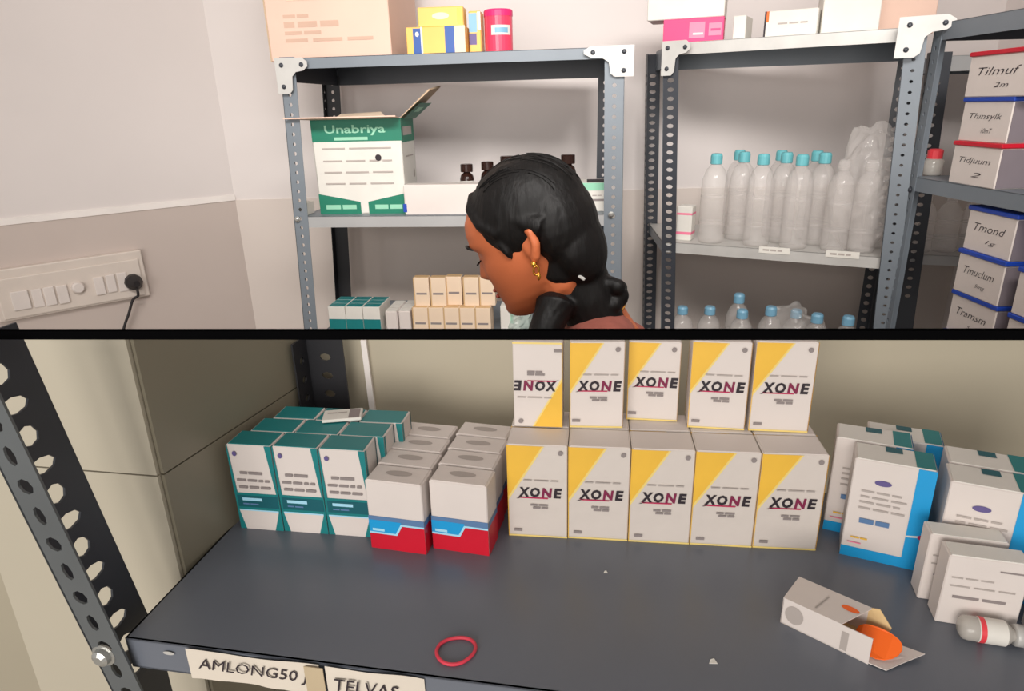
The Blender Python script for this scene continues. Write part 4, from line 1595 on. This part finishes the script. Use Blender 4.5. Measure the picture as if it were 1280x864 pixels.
def wall_plate(name, px0, py0, px1, py1, h0, out0, out1, key, bev=.003, parent=None, hh=None):
    """plate on the left wall whose top edge runs between two pixels; h0 its height"""
    a = onleft(px0, py0); b = onleft(px1, py1)
    s0, s1 = a.dot(wr), b.dot(wr)
    zt_ = (a.z + b.z) / 2
    L_ = s1 - s0
    org = P1 + wr * ((s0 + s1) / 2 - P1.dot(wr)) + zu * (zt_ - h0)
    m = Matrix(((wr.x, -wl_n.x, 0, org.x), (wr.y, -wl_n.y, 0, org.y), (0, 0, 1, org.z), (0, 0, 0, 1)))
    mb = MB(); mb.bevel_box(-L_ / 2, L_ / 2, -out1, -out0, 0, h0, key, bev, 2, m)
    return mb.build(name, parent or sb)


wall_plate('back_box', -20, 341, 172, 308, .150, .005, .030, 'plastic', .004)
wall_plate('front_plate', -10, 352, 168, 318, .118, .030, .036, 'plastic', .003)
for x0, x1, yy in ((9, 31, 361), (50, 63, 356), (66, 79, 354), (112, 124, 344), (127, 138, 341)):
    wall_plate('rocker_switch', x0, yy + 2, x1, yy - 2, .055, .036, .043, 'plastic2', .002)
wall_plate('socket', 141, 340, 153, 337, .060, .036, .040, 'plastic2', .002)
wall_plate('socket', 35, 360, 48, 357, .055, .036, .039, 'plastic2', .002)
kp = onleft(97, 359, .036)
mb = MB(); mb.lathe([(.017, 0), (.017, .012), (.013, .018)], 'plastic2', 20, Matrix.Translation(kp) @ wl_n.to_track_quat('Z', 'Y').to_matrix().to_4x4()); mb.build('round_knob', sb)
pc = onleft(166, 352, .036)
pg = empty('power_plug', (0, 0, 0)); tag(pg, 'black three-pin plug with hanging cord in the white switchboard', 'plug')
m = Matrix.Translation(pc) @ wl_n.to_track_quat('Z', 'Y').to_matrix().to_4x4()
mb = MB(); mb.lathe([(.024, 0), (.026, .004), (.025, .02), (.017, .034), (.010, .045)], 'plug', 10, m); mb.build('plug_body', pg)
c0_ = pc + wl_n * .03
pts = [c0_ + Vector((0, 0, -.012)), c0_ + Vector((0, 0, -.04)), onleft(166, 375, .055), onleft(161, 392, .05), onleft(155, 410, .045), onleft(150, 440, .04), onleft(148, 520, .03), onleft(150, 620, .03)]
sm = []
for i in range(len(pts) - 1):
    pa_, pb2 = pts[max(i - 1, 0)], pts[i]
    pc2, pd = pts[i + 1], pts[min(i + 2, len(pts) - 1)]
    for k in range(5):
        s = k / 5
        sm.append(.5 * ((2 * pb2) + (pc2 - pa_) * s + (2 * pa_ - 5 * pb2 + 4 * pc2 - pd) * s * s + (3 * pb2 - pa_ - 3 * pc2 + pd) * s ** 3))
sm.append(pts[-1])
mb = MB(); mb.tube(sm, .0042, 'plug', 8); mb.build('cord', pg, True)


# ================================================================ WOMAN
def remeshed(mb, name, voxel, smooth_it=4, parent=None, key=None):
    o = mb.build(name)
    md = o.modifiers.new('r', 'REMESH'); md.mode = 'VOXEL'; md.voxel_size = voxel; md.use_smooth_shade = True
    if smooth_it:
        s = o.modifiers.new('s', 'SMOOTH'); s.iterations = smooth_it; s.factor = .5
    dg = bpy.context.evaluated_depsgraph_get()
    me = bpy.data.meshes.new_from_object(o.evaluated_get(dg))
    old = o.data
    o.modifiers.clear()
    o.data = me
    me.materials.clear()
    me.materials.append(M[key])
    me.polygons.foreach_set('use_smooth', [True] * len(me.polygons))
    bpy.data.meshes.remove(old)
    if parent:
        o.parent = parent
    return o


yawh, pith = R(20), R(24)
Fh = Vector((-math.cos(yawh) * math.cos(pith), math.sin(yawh) * math.cos(pith), -math.sin(pith)))
Lh = Vector((0, 0, 1)).cross(Fh).normalized()
Uh = Fh.cross(Lh)
HC = aty(656, 299, 1.08)
HS = 1.0
HM = Matrix(((Fh.x, Lh.x, Uh.x, HC.x), (Fh.y, Lh.y, Uh.y, HC.y), (Fh.z, Lh.z, Uh.z, HC.z), (0, 0, 0, 1)))


def head_mesh():
    zk = [-.118, -.112, -.100, -.085, -.070, -.055, -.040, -.020, 0, .02, .04, .06, .08, .095, .106, .112]
    fk = [.050, .066, .074, .074, .076, .078, .077, .078, .079, .085, .087, .081, .064, .044, .022, .0]
    bk = [.030, .012, -.005, -.030, -.052, -.066, -.076, -.086, -.093, -.098, -.099, -.095, -.082, -.064, -.040, -.01]
    wk = [.010, .024, .036, .047, .054, .059, .063, .067, .069, .071, .072, .070, .062, .049, .030, .004]
    n, m = 72, 64
    vs, fs = [], []
    zz = np.linspace(zk[0], zk[-1], n)
    for z in zz:
        f_, b_, w_ = np.interp(z, zk, fk), np.interp(z, zk, bk), np.interp(z, zk, wk)
        for i in range(m):
            a = 2 * math.pi * i / m
            c, s = math.cos(a), math.sin(a)
            x = (f_ + b_) / 2 + (f_ - b_) / 2 * math.copysign(abs(c) ** .92, c)
            y = w_ * math.copysign(abs(s) ** .85, s)
            if c > 0:
                g = lambda y0, z0, sy, sz: math.exp(-((y - y0) / sy) ** 2 - ((z - z0) / sz) ** 2)
                # nose: ridge growing downwards
                if -.045 < z < .02:
                    tt = (0.02 - z) / .050
                    prof = max(0, min(1, tt)) if z > -.030 else max(0, (z + .045) / .015)
                    x += .027 * prof * math.exp(-(y / (.008 + .006 * min(1, max(0, tt)))) ** 2)
                x += .006 * g(0, -.057, .018, .006) + .0065 * g(0, -.070, .016, .006) - .003 * g(0, -.0635, .02, .002)
                x += .006 * g(0, -.098, .016, .012)
                for sd in (-1, 1):
                    x += -.009 * g(sd * .033, .002, .014, .011) + .007 * g(sd * .033, .000, .009, .007)
                    x += .005 * g(sd * .034, .022, .018, .007)
                    x += .005 * g(sd * .042, -.030, .018, .02)
                    x += .004 * g(sd * .012, -.034, .006, .006)
            vs.append(Vector((x, y, z)))
    for j in range(n - 1):
        for i in range(m):
            k = (i + 1) % m
            fs.append((j * m + i, j * m + k, (j + 1) * m + k, (j + 1) * m + i))
    fs.append(tuple(reversed(range(m))))
    fs.append(tuple((n - 1) * m + i for i in range(m)))
    return vs, fs


def h2w(x, y, z):
    return HM @ Vector((x, y, z))


wom = empty('person', (0.12, 1.09, 0))
tag(wom, 'woman with long black tied hair and gold earrings looking down before the shelves', 'person')
off = Vector((-0.12, -1.09, 0))


def rel(o):                                # meshes are modelled at world position; hang them under the person's base
    o.parent = wom
    o.location = off
    return o


NB = Vector((0.135, 1.09, H - .334))        # base of the neck
mb = MB()
vs, fs = head_mesh()
mb.add(vs, fs, 'skin', HM)
for sd in (1, -1):                          # ears
    ear = [(-.036, sd * .073, .016), (-.045, sd * .083, .012), (-.045, sd * .082, -.008), (-.035, sd * .077, -.027), (-.026, sd * .071, -.036)]
    mb.tube([h2w(*q) for q in ear], [.006, .0075, .0075, .008, .006], 'skin', 8)
    mb.ellipsoid((-.031, sd * .070, -.005), (.014, .006, .026), 'skin', HM)
mb.tube([h2w(-.03, 0, -.03), h2w(-.035, 0, -.075), NB + Vector((-.012, 0, .03)), NB + Vector((.01, 0, -.03))], [.052, .048, .050, .062], 'skin', 20)
# trunk, faces -x
sh_z = NB.z - .05
mb.tube([NB + Vector((.01, 0, .0)), (NB.x + .012, 1.09, sh_z), (NB.x + .01, 1.09, sh_z - .10), (NB.x, 1.09, 1.02), (NB.x - .01, 1.09, .90), (NB.x, 1.09, .80), (NB.x, 1.09, .72)],
        [.05, .085, .105, .100, .105, .125, .12], 'skin', 22)
for sd in (-1, 1):
    sx = 1.09 + sd * .155
    elbow = Vector((NB.x + .02, 1.09 + sd * .19, .93)); wrist = Vector((NB.x - .16, 1.09 + sd * .15, .84))
    mb.tube([(NB.x + .012, 1.09, sh_z), (NB.x + .012, 1.09 + sd * .09, sh_z - .004), (NB.x + .012, sx, sh_z - .03), (NB.x + .018, 1.09 + sd * .175, 1.06), elbow, elbow.lerp(wrist, .4), wrist],
            [.055, .055, .047, .039, .032, .031, .022], 'skin', 14)
    dirw = (wrist - elbow).normalized(); side = Vector((0, 1, 0))
    palm = wrist + dirw * .045
    mb.ellipsoid((0, 0, 0), (.048, .037, .014), 'skin', Matrix.Translation(palm) @ dirw.to_track_quat('X', 'Z').to_matrix().to_4x4())
    for k, ln in enumerate((.066, .076, .070, .055)):
        st = palm + dirw * .036 + side * (-.030 + .020 * k)
        mb.tube([st - dirw * .012, st + dirw * ln * .45, st + dirw * ln * .8 + Vector((0, 0, -.012)), st + dirw * ln * .95 + Vector((0, 0, -.026))], [.0085, .008, .0075, .006], 'skin', 8)
    ts = palm - dirw * .012 - side * sd * .028
    mb.tube([ts, ts - side * sd * .022 + dirw * .022, ts - side * sd * .028 + dirw * .048 + Vector((0, 0, -.008))], [.011, .0095, .0075], 'skin', 8)
    hp = Vector((NB.x, 1.09 + sd * .075, .76))
    mb.tube([hp, hp + Vector((0, sd * .01, -.30)), hp + Vector((.005, sd * .012, -.42)), hp + Vector((.012, sd * .012, -.66)), (hp.x + .01, hp.y + sd * .012, .07), (hp.x + .005, hp.y + sd * .012, .04)],
            [.082, .062, .050, .040, .034, .036], 'skin', 16)
    mb.ellipsoid((hp.x - .055, hp.y + sd * .012, .036), (.115, .042, .035), 'skin')
body = rel(remeshed(mb, 'body', .0035, 3, None, 'skin'))

# hair: cap, falling back hair, bun
mb = MB()
mb.ellipsoid((-.024, 0, .038), (.098, .084, .088), 'hair', HM, 28, 20)
mb.ellipsoid((-.066, 0, .008), (.060, .081, .080), 'hair', HM)
mb.ellipsoid((-.078, 0, -.035), (.045, .066, .070), 'hair', HM)
for sd in (1, -1):                          # bands combed from the brow over the ear tops
    pts = [(.046, sd * .016, .100), (.046, sd * .044, .078), (.032, sd * .062, .050), (.010, sd * .069, .028), (-.022, sd * .072, .040), (-.062, sd * .07, .01)]
    mb.tube([h2w(*q) for q in pts], [.006, .010, .012, .013, .012, .020], 'hair', 12)
    pts = [(.012, sd * .069, .012), (.008, sd * .070, -.006), (.006, sd * .069, -.018)]
    mb.tube([h2w(*q) for q in pts], [.009, .006, .002], 'hair', 8)
tail = [h2w(-.062, 0, .02), aty(700, 300, 1.08), aty(716, 336, 1.07), aty(734, 375, 1.06), aty(746, 405, 1.06), aty(748, 450, 1.07), aty(748, 560, 1.08)]
mb.tube(tail, [.062, .055, .052, .048, .048, .042, .02], 'hair', 18)
nape = [h2w(-.07, .02, -.02), aty(700, 345, 1.05), aty(696, 378, 1.03), aty(686, 402, 1.015), aty(676, 428, 1.0), aty(668, 470, .985)]
mb.tube(nape, [.040, .042, .034, .028, .026, .015], 'hair', 14)
mb.tube([aty(715, 360, 1.06), aty(722, 380, 1.06), aty(735, 400, 1.06)], [.04, .03, .03], 'hair', 12)
rnd = random.Random(4)
for k in range(22):
    a = rnd.uniform(0, 6.28)
    mb.ellipsoid(aty(763 + 12 * math.cos(a), 368 + 14 * math.sin(a), 1.05 + rnd.uniform(-.02, .02)), (.010 + .006 * rnd.random(), .013, .010 + .005 * rnd.random()), 'hair', None, 12, 8)
rel(remeshed(mb, 'hair', .0032, 4, None, 'hair'))
# flyaway strands along the outline
mb = MB()
for k in range(46):
    a = rnd.uniform(R(40), R(130)); yy = rnd.uniform(-.05, .06)
    pts = []
    for i in range(7):
        t = a + i * .12
        rr = 1.008 + .004 * math.sin(i + k)
        pts.append(h2w(-.024 + .098 * rr * math.cos(t) * math.sqrt(max(.1, 1 - (yy / .084) ** 2)), yy, .038 + .088 * rr * math.sin(t) * math.sqrt(max(.1, 1 - (yy / .084) ** 2))))
    mb.tube(pts, .0006, 'hair', 4)
rel(mb.build('loose_strands', None, True))
o = rel((lambda m_: (m_.bevel_box(-.006, .006, -.002, .002, -.0025, .0025, 'galv', .001, 1, Matrix.Translation(aty(727, 347, 1.0)) @ Matrix.Rotation(.6, 4, 'Y')), m_.build('hair_clip'))[1])(MB()))
# face details
for sd in (1, -1):
    mb = MB()
    mb.tube([h2w(.087, sd * .016, .022), h2w(.087, sd * .03, .027), h2w(.078, sd * .046, .024), h2w(.068, sd * .054, .018)], [.002, .0028, .0024, .001], 'hair', 6)
    rel(mb.build('eyebrow', None, True))
    mb = MB()
    mb.tube([h2w(.0785, sd * .020, -.003), h2w(.0815, sd * .030, -.0065), h2w(.0775, sd * .040, -.0065), h2w(.070, sd * .047, -.003)], [.0012, .0018, .0018, .001], 'hair', 6)
    rel(mb.build('eyelashes', None, True))
mb = MB()
mb.ellipsoid((.0795, 0, -.058), (.0060, .020, .0050), 'lip', HM); mb.ellipsoid((.0795, 0, -.069), (.0065, .018, .0052), 'lip', HM)
rel(mb.build('lips', None, True))
for sd in (1, -1):
    mb = MB()
    mb.ellipsoid((-.029, sd * .082, -.036), (.0045, .004, .0055), 'gold', HM, 12, 8)
    cc = h2w(-.029, sd * .083, -.046)
    mb.tube([cc + Vector((.004 * math.cos(2 * math.pi * i / 14), 0, .007 * math.sin(2 * math.pi * i / 14))) for i in range(14)], .0018, 'gold', 6, True)
    mb.ellipsoid(h2w(-.029, sd * .083, -.056), (.003, .003, .006), 'gold', None, 10, 8)
    rel(mb.build('earring', None, True))
# chain
mb = MB()
cp = []
for i in range(28):
    a = 2 * math.pi * i / 28
    cp.append(Vector((NB.x + .006 + .052 * math.cos(a), 1.09 + .060 * math.sin(a), NB.z - .012 + .028 * math.cos(a))))
mb.tube(cp, .0016, 'gold', 6, True)
rel(mb.build('necklace', None, True))
# tunic and trousers
mb = MB()
mb.tube([(NB.x + .012, 1.09, sh_z + .018), (NB.x + .012, 1.09, sh_z - .02), (NB.x + .01, 1.09, sh_z - .10), (NB.x, 1.09, 1.02), (NB.x - .01, 1.09, .90), (NB.x, 1.09, .78), (NB.x, 1.09, .6), (NB.x, 1.09, .48)],
        [.085, .100, .120, .116, .120, .142, .17, .19], 'cloth', 26)
for sd in (-1, 1):
    mb.tube([(NB.x + .012, 1.09 + sd * .03, sh_z), (NB.x + .012, 1.09 + sd * .10, sh_z - .002), (NB.x + .012, 1.09 + sd * .155, sh_z - .03), (NB.x + .018, 1.09 + sd * .175, 1.06), (NB.x + .019, 1.09 + sd * .183, 1.0)],
            [.068, .064, .058, .052, .050], 'cloth', 16)
rel(remeshed(mb, 'tunic', .006, 3, None, 'cloth'))
mb = MB()
for sd in (-1, 1):
    mb.tube([(NB.x, 1.09 + sd * .075, .62), (NB.x + .003, 1.09 + sd * .085, .42), (NB.x + .012, 1.09 + sd * .087, .10)], [.088, .070, .058], 'trousers', 18)
rel(mb.build('trousers', None, True))
